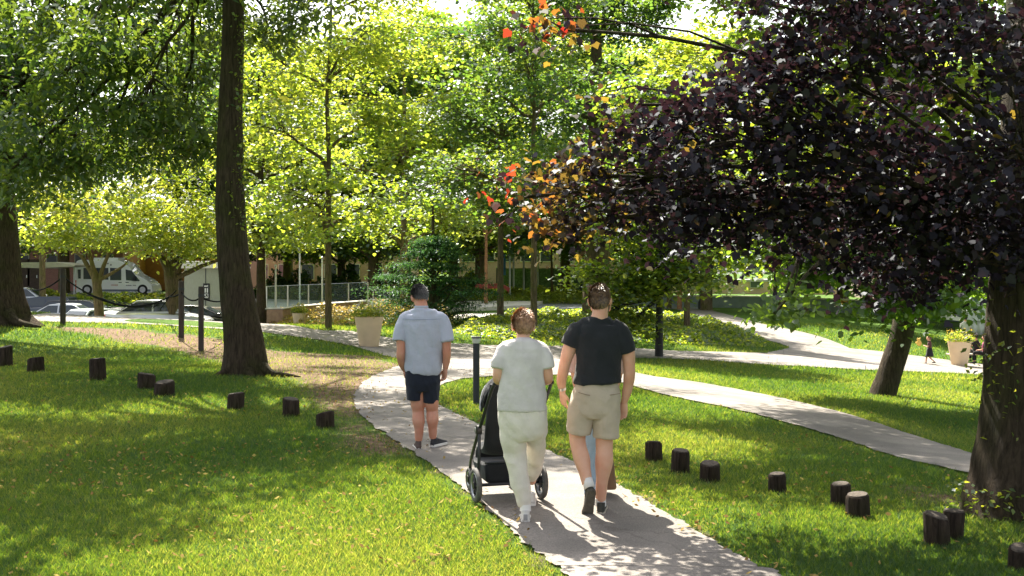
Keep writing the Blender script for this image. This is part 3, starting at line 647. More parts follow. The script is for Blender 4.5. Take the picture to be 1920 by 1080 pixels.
park_tree(1236, 670, 15, 8.5, 2.5, 2.7, 'young tree with straight black trunk standing at the edge of the cross path', M_LEAF, mat('trunk_black', (.03, .03, .032), .8, .3), 37, nc=430, nl=40, size=.14, tb=-.12, extra=[(1190, 535, 33, .8, .4, 1.6), (1150, 585, 33.5, .5, .25, .7), (1235, 500, 33, 1.0, .4, 1.8), (1195, 600, 33.3, .45, .2, .6), (1110, 510, 33, .6, .3, .9), (1300, 520, 33, .8, .35, 1.0)])
park_tree(1288, 619, 12, 12, 3.8, 3.4, 'slim tree on the groundcover bed right of the black trunk', M_LEAF, M_BARK2, 38, nc=260, nl=56)
park_tree(1512, 588, 9, 10, 3.6, 3.2, 'slim brown trunk on the far lawn before the grey wall', M_LEAF, M_BARK2, 39, nc=220, nl=52)
park_tree(1463, 580, 7, 10, 3.4, 3.0, 'pale thin trunk on the far lawn near the grey wall', M_LEAF, M_BARK3, 40, nc=200, nl=52)
park_tree(1680, 622, 14, 11, 3.6, 3.8, 'pale trunk half hidden behind the leaning tree', M_LEAF_Y, M_BARK3, 41, nc=220, nl=52)
park_tree(1780, 590, 10, 11, 3.5, 3.8, 'reddish trunk behind the right planter beside the white tent', M_LEAF_Y, M_BARK3, 42, nc=260, nl=52)
G2 = 'trees beyond the parked cars and the plaza'
park_tree(80, 560, 13, 12, 5, 3.4, 'pale straight trunk in front of the brick building', M_LEAF_Y, M_BARK3, 43, d=66, group=G2, nc=300, nl=56)
park_tree(1255, 575, 9, 13, 5, 4.0, 'mossy trunk beside the street lamp by the far wall', M_LEAF, M_BARK2, 46, d=78, group=G2, nc=260, nl=60, size=.14)
park_tree(1274, 575, 9, 13, 5, 4.5, 'orange brown trunk just left of the slim tree on the bed', M_LEAF, mat('bark_orange', (.34, .17, .09), .9, .3), 47, d=77, group=G2, nc=220, nl=60, size=.14)
park_tree(911, 565, 7, 13, 4.6, 4.6, 'reddish thin trunk on the white plaza', M_LEAF, mat('bark_orange', (.34, .17, .09), .9, .3), 48, d=75, group=G2, nc=220, nl=60, size=.14)
park_tree(1035, 545, 5, 12, 4.5, 4, 'thin mossy trunk in the long grass behind the flagpoles', M_LEAF, M_BARK2, 49, d=92, group=G2, nc=220, nl=60, size=.14)
# forked trees beside the lot
def forked(px, d, segs, blobs, label, mleaf, mbark, seed, nc=200, nl=56, tb=.1):
    b = at(px, d); o = empty('tree', b, label, 'tree', 'forked trees beside the parked cars')
    def q(x, y, dd=0): X, Y, Z = PW(x, y, d + dd); return (X - b.x, Y - b.y, Z - b.z)
    mb = MB(); w0 = MB()
    for i, (pts, r_) in enumerate(segs):
        P_ = [q(*p) for p in pts]; (w0 if i == 0 else mb).tube(P_, [x * d / F for x in r_], seg=10, res=5)
    w0.build('trunk', mbark, o, smooth=True); mb.build('limbs', mbark, o, smooth=True)
    rs = np.random.RandomState(seed); rnd = random.Random(seed); PL = []; TT = []
    bl = px_blobs(b, blobs); ws = sum(x[6] for x in bl)
    for (cx, cy_, cz, rx, ry, rz, wt) in bl:
        for _ in range(int(nc * wt / ws)):
            o_ = Vector((rnd.gauss(0, .5), rnd.gauss(0, .5), rnd.gauss(0, .5))); m_ = int(nl * rnd.uniform(.6, 1.4))
            PL.append(rs.randn(m_, 3) * np.array([.4, .4, .22]) + np.array([cx + o_.x * rx, cy_ + o_.y * ry, cz + o_.z * rz])); TT.append(np.full(m_, rnd.gauss(.5 + tb, .2)))
    PL = np.vstack(PL); TT = np.clip(np.concatenate(TT) + rs.randn(len(PL)) * .1, 0, 1)
    V, k = leaves(PL, .19, 'kite', rs); link('crown', bulk_mesh('crown', V, k, TT), mleaf, o, smooth=False)
forked(188, 44, [([(188, 618), (184, 560), (180, 525), (172, 500)], [9, 9, 8, 6]), ([(182, 530), (165, 500), (150, 478), (130, 468)], [6, 4.5, 3, 1.5]), ([(176, 510), (170, 485), (160, 460)], [5, 4, 2]), ([(184, 535), (192, 505), (205, 470), (206, 440)], [6, 4, 3, 1.5]), ([(186, 525), (210, 512), (232, 498), (240, 488)], [4, 3, 2, 1])],
       [(60, 430, 42, 1.3, .8, 1), (140, 430, 43, 1.2, .7, 1), (210, 430, 43, 1.2, .7, 1), (120, 360, 44, 1.8, 1, 1.2), (220, 350, 44, 1.8, 1, 1.2), (40, 340, 45, 1.8, 1.1, 1), (170, 260, 45, 2, 1.2, 1), (300, 300, 45, 1.8, 1.2, 1)], 'small tree forking into thin tan limbs in front of the white van', M_LEAF_Y, M_BARK3, 51, nc=150)
forked(322, 46, [([(328, 625), (325, 570), (322, 530), (318, 500)], [15, 14, 13, 12]), ([(318, 510), (306, 490), (298, 470)], [9, 6, 3]), ([(328, 510), (340, 488), (350, 470)], [8, 5, 3]), ([(325, 522), (350, 512), (380, 498), (410, 488)], [6, 5, 4, 2.5]), ([(318, 505), (322, 480), (318, 465)], [7, 5, 3])],
       [(280, 450, 45, 1.2, .5, 1), (350, 460, 45, 1.2, .5, 1), (400, 440, 46, 1.2, .6, 1), (320, 410, 46, 1.7, .8, 1.1), (400, 370, 46, 1.8, 1.1, 1), (270, 380, 46, 1.7, 1, 1), (350, 290, 47, 2, 1.3, 1)], 'stout dark forked trunk right of the white van', M_LEAF_Y, M_BARK2, 52, nc=140)
# dark layered evergreen
b = hit(812, 600); b = at(812, 47); o = empty('evergreen_tree', b, 'low dark blue green evergreen with flat layered boughs behind the blue shirt man', 'tree')
tp, tr = trunk_line(5.2, (0, 0), .16, .04, 5, 61)
bl = []
for i in range(7):
    z = .6 + i * .5; R = (2.3, 2.7, 2.7, 2.3, 1.7, 1.1, .5)[i]
    for k in range(6):
        a = k * 1.047 + i * .5; bl.append((R * .6 * math.cos(a), R * .6 * math.sin(a), z + .1 * math.sin(k), R * .42, R * .42, .05, 1))
grow(o, tp, tr, bl, 340, 56, .15, 'long', M_LEAF_C, M_BARK, 62, clump=.38, cflat=.14, droop=.2, flat=.9, limb_r=.1, hmin=.05)
# belt of trees behind everything (shared crowns)
protoA = park_tree(640, 560, 16, 17, 6.5, 2.2, 'tall pale green tree in the belt above the glass screens', M_LEAF_Y, M_BARK2, 71, d=92, group='belt of trees behind the park', nc=380, nl=60, n=18, clump=.6)
protoB = park_tree(420, 560, 18, 16, 6.5, 2.2, 'tall green tree in the belt above the grey kiosk', M_LEAF_L, M_BARK2, 72, d=84, group='belt of trees behind the park', nc=380, nl=60, n=18, clump=.6, tb=.08)
belt = [(120, 88, 'A', 1.25, 'belt tree above the brick building on the left'), (-60, 74, 'B', 1.15, 'belt tree left of the brick building at the picture edge'), (440, 90, 'B', 1.3, 'belt tree right above the kiosk with the black sign'), (540, 100, 'A', 1.35, 'belt tree above the small far planter'), (700, 84, 'B', 1.15, 'mid sized tree behind the pale trunked tree'),
        (850, 98, 'A', 1.3, 'belt tree above the white plaza'), (900, 88, 'B', 1.25, 'large far belt tree above the red canopy'), (1060, 100, 'A', 1.4, 'belt tree over the flagpoles'), (1180, 92, 'B', 1.3, 'belt tree right of the thick trunk'), (1325, 76, 'A', 1.15, 'belt tree behind the street lamp'),
        (1460, 100, 'B', 1.3, 'belt tree behind the left part of the beige building'), (1580, 92, 'B', 1.3, 'belt tree behind the middle of the grey wall'), (1720, 76, 'A', 1.1, 'belt tree left of the white tent'), (1880, 70, 'B', 1.1, 'belt tree behind the white tent'), (1660, 104, 'A', 1.35, 'belt tree behind the right part of the beige building'), (760, 84, 'A', 1.3, 'far belt tree above the evergreen'), (2050, 50, 'B', 1.0, 'tree beyond the right picture edge'),
        (330, 95, 'A', 1.4, 'far belt tree behind the kiosk roof'), (20, 96, 'B', 1.4, 'far belt tree behind the brick building roof'), (1240, 110, 'B', 1.4, 'farthest belt tree behind the far road')]
for i, (px, d, k, s_, lab) in enumerate(belt):
    copy_tree(protoA if k == 'A' else protoB, at(px, d), rz=i * 1.7, scale=s_, label=lab)
# drooping green spray hanging in at the right middle
b = at(1500, 14); b.x += 3.2
# -- shrubs and ground cover
def cover(name, poly_or_pts, n, size, h, m, label, cat, shape='round', seed=1, kind='stuff'):
    rs = np.random.RandomState(seed); P_ = np.array([p[:2] for p in poly_or_pts]); mn, mx = P_.min(0), P_.max(0)
    x = mn[0] + rs.rand(n) * (mx[0] - mn[0]); y = mn[1] + rs.rand(n) * (mx[1] - mn[1]); k = inpoly(x, y, P_); x, y = x[k], y[k]
    hh = np.array([.35 + .65 * abs(mnoise.noise(Vector((a * .7, c * .45, seed)))) * 2.2 for a, c in zip(x, y)]) * h
    e = np.clip(dist_poly(x, y, P_) / .8, .15, 1); z = gz(x, y) + hh * e * (1 - .55 * rs.rand(len(x)) ** 2)
    V, k = leaves(np.stack([x, y, z], -1), size, shape, rs, 0, .6)
    tn = np.clip(.45 + .25 * rs.randn(len(x)) + .2 * np.sin(x * 1.1) * np.cos(y * .8), 0, 1)
    return tag(link(name, bulk_mesh(name, V, k, tn), m, smooth=False), label, cat, kind=kind)
cover('ground_cover', BED, 90000, .11, .42, M_LEAF, 'low leafy groundcover filling the bed behind the cross path', 'ground cover', seed=3)
cover('flower_bed', [hit(*p) for p in [(500, 606), (640, 612), (760, 612), (850, 610), (850, 596), (760, 590), (700, 588), (500, 596)]], 16000, .13, .75, leafmat('flower_yellow', [(.2, .16, .04), (.35, .25, .06), (.45, .3, .12)], [(.5, .42, .06), (.7, .5, .1), (.7, .45, .2)], trans=.5), 'yellow ochre flowering plants in a strip below the glass screens', 'flower bed', seed=4)
cover('flower_bed', [at(225, 47), at(320, 47), at(330, 53), at(215, 53)], 9000, .16, 1.3, MATS['flower_yellow'], 'yellow shrubs between the parked cars and the van', 'flower bed', seed=5)
cover('meadow_grass', [at(930, 80), at(1100, 84), at(1100, 100), at(860, 100), at(820, 82)], 30000, .3, .9, M_LEAF_Y, 'long yellow green grass on the bank behind the plaza', 'long grass', shape='long', seed=6)

cover('hedge', [at(470, 84), at(640, 86), at(800, 88), at(800, 91), at(640, 89), at(470, 87)], 26000, .22, 2.2, M_LEAF_L, 'clipped hedge in front of the brown brick building', 'hedge', seed=8)
cover('shrubs', [at(-150, 73), at(440, 73), at(440, 76.5), at(-150, 76.5)], 14000, .2, .9, M_LEAF_Y, 'low green shrubs in the strip between car park and back road', 'shrubs', seed=9)
cover('shrubs', [at(760, 93), at(905, 93), at(905, 97), at(760, 97)], 14000, .25, 2.2, M_LEAF, 'green shrubs behind the evergreen', 'shrubs', seed=10)

cover('far_wood', [at(-500, 150), at(960, 165), at(2400, 150), at(2400, 168), at(960, 185), at(-500, 168)], 60000, 1.0, 11, M_LEAF, 'continuous far wood closing the view behind the buildings', 'wood', seed=12)
# ---------------------------------------------------------------- things standing about
def plane_at(root):
    """photo pixel -> local x,z in the upright plane through the root"""
    d = root[1]
    return lambda px, py, dy=0.0: ((px - 960) / F * d - root[0], dy, CZ - (py - 510) / F * d - root[2])
# stumps
M_STUMP = barkmat('stump_bark', (.06, .042, .032), .55); M_STUMPTOP = mat('stump_top', (.07, .055, .042), .9, .4, 30, .5, 60)
def stump(px, py, wpx, hpx, label, seed, lean=0):
    b = hit(px, py); r = wpx / 2 * b.y / F; h = hpx * b.y / F * .93
    o = empty('tree_stump', b, label, 'stump', 'short wooden stump posts set in the lawn'); rn = random.Random(seed); ph = rn.random() * 9
    mb = MB(); prof = [(r * 1.06, -.05), (r * 1.03, .02), (r * 1.01, h * .3), (r, h * .5), (r * .99, h * .8), (r * .985, h * .95), (r * .95, h)]
    mb.lathe(prof, seg=44, cap=True)
    mb.v = [(x * (1 + .05 * mnoise.noise(Vector((x * 30, y * 30, ph)))) + lean * z, y * (1 + .06 * mnoise.noise(Vector((x * 25, y * 25, ph + 3)))), z + (.012 * mnoise.noise(Vector((x * 9, y * 9, ph))) if z > h * .9 else 0)) for x, y, z in mb.v]
    tx, ty = rn.uniform(-.22, .22), rn.uniform(-.15, .22); nk = rn.random() * 6.28
    def rough(v):
        x, y, z = v; a = math.atan2(y, x); u = max(0, z / h); f = 1 + .07 * mnoise.noise(Vector((a * 2.2 + ph, z * 3, ph))) + .03 * mnoise.noise(Vector((a * 9, z * 2, ph))) - .16 * math.exp(-((a - nk) / .12) ** 2) * u
        return (x * f, y * f, z + u * (x * tx + y * ty))
    mb.v = [rough(v) for v in mb.v]
    mb.build('post', M_STUMP, o, smooth=True, auto=40); o.rotation_euler = (rn.uniform(-.05, .05), rn.uniform(-.05, .05), 0)
    tb_ = MB(); tb_.lathe([(r * .88, h + .001), (r * .85, h + .012), (r * .3, h + .016), (.004, h + .014)], seg=20); tb_.v = [(x + lean * z, y, z + x * tx + y * ty) for x, y, z in tb_.v]; tb_.build('cut_top', M_STUMPTOP, o, smooth=False)
for i, q in enumerate([(10, 688, 26, 40, 'stump at the left edge of the picture, highest on the bank'), (67, 698, 30, 28, 'low stump second from the left edge'), (184, 712, 29, 42, 'tallest stump of the left row, standing alone'), (275, 729, 32, 29, 'stump behind and left of its touching neighbour on the left lawn'),
      (308, 742, 36, 27, 'low wide stump in front of its touching neighbour on the left lawn'), (442, 768, 31, 31, 'stump below the thick curved tree trunk'), (546, 781, 31, 34, 'stump with pale patches second from the path on the left lawn'), (610, 802, 33, 29, 'brown stump nearest the path on the left lawn'),
      (1226, 865, 31, 38, 'brown stump nearest the man in black on the right lawn'), (1275, 886, 33, 43, 'second stump of the right row, taller and dark'), (1331, 904, 37, 35, 'third stump of the right row, low and dark'), (1458, 923, 32, 35, 'single dark stump in the middle of the right row'),
      (1577, 946, 36, 39, 'stump behind and left of its touching neighbour on the right lawn'), (1609, 971, 43, 43, 'stump in front of its touching neighbour on the right lawn'), (1757, 1021, 46, 58, 'near stump with brown worn front, left of a taller one'), (1785, 1010, 40, 54, 'tall grey split stump right of a lower brown one'), (1912, 1070, 40, 42, 'stump cut by the right edge of the picture')]):
    stump(*q, i + 1, lean=.06 if i in (15,) else 0)
# bollard lamp
M_ANTH = mat('anthracite_metal', (.035, .038, .045), .45, .15, 20, metal=.3)
M_ALU = mat('aluminium', (.55, .55, .55), .35, .1, 20, metal=.8)
b = hit(893, 758); o = empty('bollard_lamp', b, 'dark grey bollard lamp beside the path between the two men', 'bollard lamp')
H = 127 * b.y / F; R = 6.2 * b.y / F
mb = MB(); mb.lathe([(R * 1.25, 0), (R * 1.25, .012), (R, .014), (R, H * .90)], seg=24); mb.build('post', M_ANTH, o, smooth=True, auto=35)
mb = MB(); mb.lathe([(R * .98, H * .901), (R * 1.15, H * .915), (R * 1.32, H * .975)], seg=24); mb.build('lens', mat('milky_lens', (.62, .62, .58), .25, .05), o, smooth=True, auto=35)
mb = MB(); mb.lathe([(R * 1.45, H * .976), (R * 1.48, H * .985), (R * 1.4, H * .998), (R * .5, H)], seg=24); mb.build('cap', M_ANTH, o, smooth=True, auto=35)
# planters
M_POT = mat('planter_cream', (.78, .60, .40), .55, .06, 3, .05, 30); M_SOIL = mat('soil', (.05, .035, .025), .95, .4, 30, .5)
M_FLW = leafmat('petal_white', [(.7, .65, .6), (.8, .75, .7)], [(.6, .55, .45), (.7, .6, .5)], trans=.4)
M_FLY = leafmat('petal_yellow', [(.7, .45, .05), (.8, .6, .08)], [(.8, .5, .05), (.9, .65, .08)], trans=.5)
def planter(px, py, d, wt, wb, h, label, seed, ph=.45):
    b = hit(px, py); s = b.y / F
    o = empty('planter', b, label, 'planter', 'tapering planters with flowers'); R1 = wt / 2 * s; R0 = wb / 2 * s; Hh = h * s
    mb = MB(); mb.lathe([(R0 * .97, 0), (R0, .02), (R1 * .995, Hh - .02), (R1, Hh), (R1 * .95, Hh), (R1 * .93, Hh - .07), (.02, Hh - .07)], seg=36); mb.build('pot', M_POT, o, smooth=True, auto=35)
    mb = MB(); mb.lathe([(R1 * .92, Hh - .065), (.02, Hh - .05)], seg=24); mb.build('soil', M_SOIL, o)
    rs = np.random.RandomState(seed)
    n = 900; a = rs.rand(n) * 6.28; r_ = R1 * 1.15 * rs.rand(n) ** .5; z = Hh + ph * rs.rand(n) * (1.1 - .6 * r_ / R1) * (.5 + .5 * np.abs(np.sin(a * 2.5 + seed)))
    V, k = leaves(np.stack([r_ * np.cos(a), r_ * np.sin(a), z], -1), .12, 'long', rs, -.6, .3); link('plant', bulk_mesh('plant', V, k, rs.rand(n)), M_LEAF_Y, o, smooth=False)
    n = 120; a = rs.rand(n) * 6.28; r_ = R1 * 1.1 * rs.rand(n) ** .5; z = Hh + .1 + ph * .8 * rs.rand(n)
    V, k = leaves(np.stack([r_ * np.cos(a), r_ * np.sin(a), z], -1), .06, 'round', rs, -.2, .3); link('flowers', bulk_mesh('flowers', V, k, rs.rand(n)), M_FLW if seed % 2 else M_FLY, o, smooth=False)
planter(692, 650, 35, 54, 36, 56, 'large cream planter behind the blue shirt man at the left path', 1, .5)
planter(562, 609, 0, 28, 22, 22, 'small far cream planter before the glass screens', 2, .55)
planter(1799, 686, 0, 43, 28, 46, 'pinkish cream planter on the far right path near the walking child', 4, .5)
# climbing net posts and ropes
M_POST = mat('post_dark_wood', (.05, .042, .038), .85, .35, 14, .3, 40, stretch=(1, 1, .2)); M_ROPE = mat('rope_dark', (.012, .014, .014), .95, .2, spec=0)
POSTS = {}
for k, (px, py, hpx, lab) in enumerate([(118, 609, 105, 'left dark net post standing alone in front of the tan forked tree'), (340, 633, 106, 'dark net post before the stout forked trunk'), (377, 658, 121, 'nearest dark net post, just left of the thick curved tree')]):
    b = hit(px, py); s = b.y / F; o = empty('climbing_net_post', b, lab, 'post', 'round posts of the climbing net')
    mb = MB(); mb.lathe([(5.2 * s, -.05), (5.1 * s, hpx * s * .97), (4.6 * s, hpx * s)], seg=16); mb.build('pole', M_POST, o, smooth=True, auto=35)
    mb = MB(); mb.lathe([(5.7 * s, hpx * s * .84), (5.7 * s, hpx * s * .88)], seg=16); mb.build('collar', M_ANTH, o, smooth=True, auto=35)
    POSTS[px] = (b, hpx * s)
def sag(a, b, s, n=10): return [a.lerp(b, i / n) - Vector((0, 0, s * 4 * (i / n) * (1 - i / n))) for i in range(n + 1)]
a118 = POSTS[118][0] + Vector((0, 0, POSTS[118][1] * .86)); a340 = POSTS[340][0] + Vector((0, 0, POSTS[340][1] * .8)); a377 = POSTS[377][0] + Vector((0, 0, POSTS[377][1] * .83))
bq = at(240, 37.5)
o = empty('climbing_net', bq, 'dark rope net sagging between the round posts in front of the cars', 'climbing net')
Lq = lambda v: v - bq
n0 = Vector(PW(60, 545, 38)); n1 = Vector(PW(190, 560, 36)); n2 = Vector(PW(318, 556, 37)); n3 = Vector(PW(255, 572, 36.5))
for a_, b_, s_ in [(a118, n0, .12), (a118, n1, .08), (n1, n2, .28), (n2, a340, .05), (a340, a377, .15), (n2, Vector(PW(330, 545, 36)), .02), (a377, Vector(PW(430, 560, 35)), .1)]:
    MB().tube([Lq(p) for p in sag(a_, b_, s_)], .022, seg=6).build('rope', M_ROPE, o, smooth=True)
mb = MB()
for i in range(12):
    p = n1.lerp(n2, i / 11); q = Vector(PW(150, 545, 38)).lerp(Vector(PW(300, 575, 38)), i / 11)
    mb.tube([Lq(p) - Vector((0, 0, .3 * 4 * (i / 11) * (1 - i / 11))), Lq(q) - Vector((0, 0, .1))], .014, seg=5)
for i in range(5):
    a_ = n1.lerp(Vector(PW(150, 545, 38)), i / 5); b_ = n2.lerp(Vector(PW(300, 575, 38)), i / 5); mb.tube([Lq(p) for p in sag(a_, b_, .26)], .014, seg=5)
mb.build('mesh_net', M_ROPE, o)
# ---------------------------------------------------------------- cars
M_GLASS = glass('car_glass'); M_TYRE = mat('tyre_rubber', (.02, .02, .021), .85, .2, 40); M_RIM = mat('rim', (.5, .5, .52), .3, .1, metal=.8)
def paint(name, c, metal=.3):
    if name in MATS: return MATS[name]
    m, t, b = nodes_of(name); b.inputs['Base Color'].default_value = (*c, 1); b.inputs['Metallic'].default_value = metal; b.inputs['Roughness'].default_value = .3; b.inputs['Coat Weight'].default_value = .7; b.inputs['Coat Roughness'].default_value = .05
    MATS[name] = m; return m
M_RED = paint('tail_red', (.55, .02, .015), 0); M_LAMP = paint('lamp_clear', (.75, .75, .72), 0)
def car(loc, rz, col, label, L=4.3, W=1.78, Ht=1.46, kind='hatch', grp='cars parked in the sunken lot'):
    o = empty('parked_car', loc, label, 'car', grp, rz)
    hl = L / 2; hood = .92 if kind != 'suv' else 1.05; belt = .94 if kind != 'suv' else 1.08
    # lower shell lofted across x stations: (x, zlow, ztop, halfwidth)
    st = [(-hl, .45, .80, .62), (-hl + .06, .30, .90, .76), (-hl + .5, .22, belt, .87), (-hl + 1.2, .2, belt + .01, .9), (0, .2, belt, .9), (hl - 1.35, .2, hood + .0, .9), (hl - .8, .22, hood - .08, .87), (hl - .2, .28, hood - .2, .76), (hl - .02, .4, hood - .32, .6)]
    if kind == 'sedan': st[0] = (-hl, .45, .86, .62); st[1] = (-hl + .06, .3, .98, .76)
    mb = MB(); sg = []
    for x, z0, z1, hw in st:
        w = hw * W / 1.8; zm = (z0 + z1) / 2
        sg.append([(x, -w * .9, z0), (x, -w, z0 + .1), (x, -w, zm + .1), (x, -w * .96, z1 - .08), (x, -w * .84, z1), (x, 0, z1 + .03), (x, w * .84, z1), (x, w * .96, z1 - .08), (x, w, zm + .1), (x, w, z0 + .1), (x, w * .9, z0)])
    m_ = len(sg[0]); fs = [(i * m_ + k, i * m_ + (k + 1) % m_, (i + 1) * m_ + (k + 1) % m_, (i + 1) * m_ + k) for i in range(len(sg) - 1) for k in range(m_)]
    fs += [tuple(range(m_)), tuple((len(sg) - 1) * m_ + k for k in range(m_))]
    mb.add([p for s_ in sg for p in s_], fs)
    x0, x1, x2, x3 = {'hatch': (-hl + .12, -hl + .65, .35, 1.12), 'sedan': (-hl + .55, -hl + 1.35, .3, 1.15), 'suv': (-hl + .1, -hl + .5, .4, 1.1), 'estate': (-hl + .1, -hl + .55, .4, 1.2)}[kind]
    x3 += (L - 4.3) * .3; x2 += (L - 4.3) * .3
    wb, wt = .80 * W / 1.8, .62 * W / 1.8
    # cabin pillars+roof
    def P4(u, v):  # side outline: u along, v 0 belt..1 roof
        return None
    cab = [(x0, belt - .03), (x1, Ht - .03), (x1 + .35, Ht), (x2 - .4, Ht), (x2, Ht - .05), (x3, belt - .03)]
    def wz(z): return wb + (wt - wb) * (z - belt) / (Ht - belt)
    vs = [(x, -wz(z), z) for x, z in cab] + [(x, wz(z), z) for x, z in cab] 
    mb.add(vs, [(0, 1, 2, 3, 4, 5), (6, 11, 10, 9, 8, 7)] + [(i, i + 6, (i + 1) % 6 + 6, (i + 1) % 6) for i in range(6)])
    mb.build('body', col, o, smooth=True, bevel=.03, auto=30)
    def quadglass(name, pts, off):
        g = MB(); n = (Vector(pts[1]) - Vector(pts[0])).cross(Vector(pts[2]) - Vector(pts[0])).normalized(); c = sum((Vector(p) for p in pts), Vector()) / len(pts)
        if n.dot(c - Vector((0, 0, belt + .1))) < 0: n = -n
        a = [Vector(p) + n * off for p in pts]; b_ = [Vector(p) - n * .02 for p in pts]; k = len(pts)
        g.add(a + b_, [tuple(range(k)), tuple(range(k, 2 * k))[::-1]] + [(i, (i + 1) % k, k + (i + 1) % k, k + i) for i in range(k)]); g.build(name, M_GLASS, o)
    zb, zt = belt + .04, Ht - .09
    lerpx = lambda xa, xb, z: xa + (xb - xa) * (z - belt) / (Ht - belt)
    for s in (-1, 1):
        xa, xb = lerpx(x0, x1, zb) + .12, lerpx(x0, x1, zt) + .12; xc, xd = lerpx(x3, x2, zt) - .12, lerpx(x3, x2, zb) - .2
        mid = (x1 + x2) / 2 + .1
        quadglass('side_window', [(xa, s * wz(zb), zb), (xb, s * wz(zt), zt), (mid - .03, s * wz(zt), zt), (mid - .03, s * wz(zb), zb)], .006)
        quadglass('side_window', [(mid + .04, s * wz(zb), zb), (mid + .04, s * wz(zt), zt), (xc, s * wz(zt), zt), (xd, s * wz(zb), zb)], .006)
    xf0, xf1 = lerpx(x3, x2, zb), lerpx(x3, x2, zt); quadglass('windscreen', [(xf0, -wz(zb) + .06, zb), (xf0, wz(zb) - .06, zb), (xf1, wz(zt) - .06, zt), (xf1, -wz(zt) + .06, zt)], .008)
    xr0, xr1 = lerpx(x0, x1, zb + .03), lerpx(x0, x1, zt); quadglass('rear_window', [(xr0, -wz(zb) + .08, zb + .03), (xr0, wz(zb) - .08, zb + .03), (xr1, wz(zt) - .08, zt), (xr1, -wz(zt) + .08, zt)], .008)
    for sx in (-hl + .78, hl - .82):
        for s in (-1, 1):
            wh = MB().tube([(sx, s * (W / 2 - .2), .32), (sx, s * (W / 2 + .005), .32)], .32, seg=22).build('wheel', M_TYRE, o, smooth=True, auto=40)
            MB().tube([(sx, s * (W / 2 - .02), .32), (sx, s * (W / 2 + .012), .32)], .2, seg=16).build('rim', M_RIM, wh, smooth=True, auto=40)
    for s in (-1, 1):
        MB().box((-hl + .08, s * .62 * W / 1.8, .78), (.06, .16, .08)).build('tail_light', M_RED, o, bevel=.01)
        MB().box((hl - .12, s * .58 * W / 1.8, hood - .3), (.08, .17, .06)).build('headlight', M_LAMP, o, bevel=.01)
        MB().box((x3 - .12, s * (W / 2 + .06), belt + .05), (.06, .09, .06)).build('mirror', col, o, bevel=.02)
    return o
def pcar(px, d, rz, *a, roof=None, Ht=1.46, **k):
    p = at(px, d)
    car(p, rz, *a, Ht=Ht, **k)
C_DK = paint('paint_dark_blue', (.02, .03, .05)); C_BK = paint('paint_black', (.015, .016, .018)); C_SV = paint('paint_silver', (.5, .52, .54), .6); C_LG = paint('paint_pale', (.62, .68, .66), .2); C_GN = paint('paint_dark_green', (.03, .05, .04)); C_W = paint('paint_white', (.86, .86, .86), 0)
pcar(42, 66, math.radians(8), C_SV, 'silver car farthest left with pale roof beside the thick trunk', kind='estate', Ht=1.5)
pcar(78, 60, math.radians(182), C_DK, 'dark blue car with red tail light right of the thick trunk', kind='hatch')
pcar(112, 55.5, math.radians(185), C_SV, 'silver car with pale bonnet crossing behind the left net post', kind='sedan', Ht=1.42)
pcar(160, 58, math.radians(5), C_BK, 'black car right of the left net post', kind='suv', Ht=1.55)
pcar(196, 52, math.radians(60), C_LG, 'pale greenish hatchback seen from behind below the van', kind='hatch', Ht=1.42, L=4.0)
pcar(255, 49.5, math.radians(6), C_GN, 'dark green car in the middle of the near row', kind='hatch', Ht=1.45)
pcar(302, 46.5, math.radians(3), C_SV, 'silver car with bright roofline in the nearest row', kind='sedan', Ht=1.44)
pcar(368, 47.5, math.radians(8), C_BK, 'black car nearest the thick curved tree', kind='sedan', Ht=1.36)
# van
b = at(222, 85); o = empty('minibus', b, 'white high roof minibus with red rear stripes parked on the back road', 'van', None, math.radians(-2))
S = 1.0
def vx(px): return (px - 222) * 85 / F
def vz(py): return (552 - py) * 85 / F
prof = [(vx(150), vz(540)), (vx(150), vz(497)), (vx(153), vz(489)), (vx(160), vz(487)), (vx(232), vz(488)), (vx(246), vz(494)), (vx(263), vz(514)), (vx(284), vz(524)), (vx(294), vz(534)), (vx(297), vz(546)), (vx(294), vz(549)), (vx(152), vz(549))]
mb = MB(); mb.prism(prof, 'y', -1.0, 1.0); mb.build('body', C_W, o, bevel=.07, smooth=True, auto=30)
def pane(pts, nm='side_window', y=-1.0, m_=None, th=.02):
    g = MB(); g.prism([(vx(a), vz(c)) for a, c in pts], 'y', y - th * .5, y + th); return g.build(nm, m_ or M_GLASS, o, bevel=.008)
pane([(155, 505), (161, 505), (161, 522), (156, 522)]); pane([(166, 502), (186, 502), (186, 523), (166, 523)]); pane([(189, 502), (213, 502), (213, 524), (189, 524)]); pane([(216, 502), (237, 503), (237, 525), (216, 525)])
pane([(245, 505), (256, 507), (272, 526), (270, 527), (246, 525)], 'front_side_window')
pane([(185, 542), (292, 542), (292, 546), (185, 546)], 'rub_strip', m_=mat('strip_blue_grey', (.12, .14, .2), .5, .05))
MR = paint('stripe_red', (.7, .05, .03), 0)
for a_, c_ in ((525, 530), (531, 536), (537, 542)): pane([(146.5 + 3, a_), (153, a_ - 0), (152.5, c_), (149, c_)], 'red_stripe', m_=MR, y=-1.004)
mb = MB(); mb.box((vx(205), 0, vz(486)), (vx(228) - vx(205), .7, .12)); mb.build('roof_unit', C_W, o, bevel=.04, smooth=True, auto=30)
def van_text(body, px, py, h, m_):
    return text_obj(body, h, m_, o, (vx(px), -1.025, vz(py)), (math.radians(90), 0, 0))
M_LT = mat('letter_grey', (.25, .24, .25), .6, .05); M_LR = mat('letter_rust', (.55, .30, .26), .6, .05)
rl = random.Random(4)
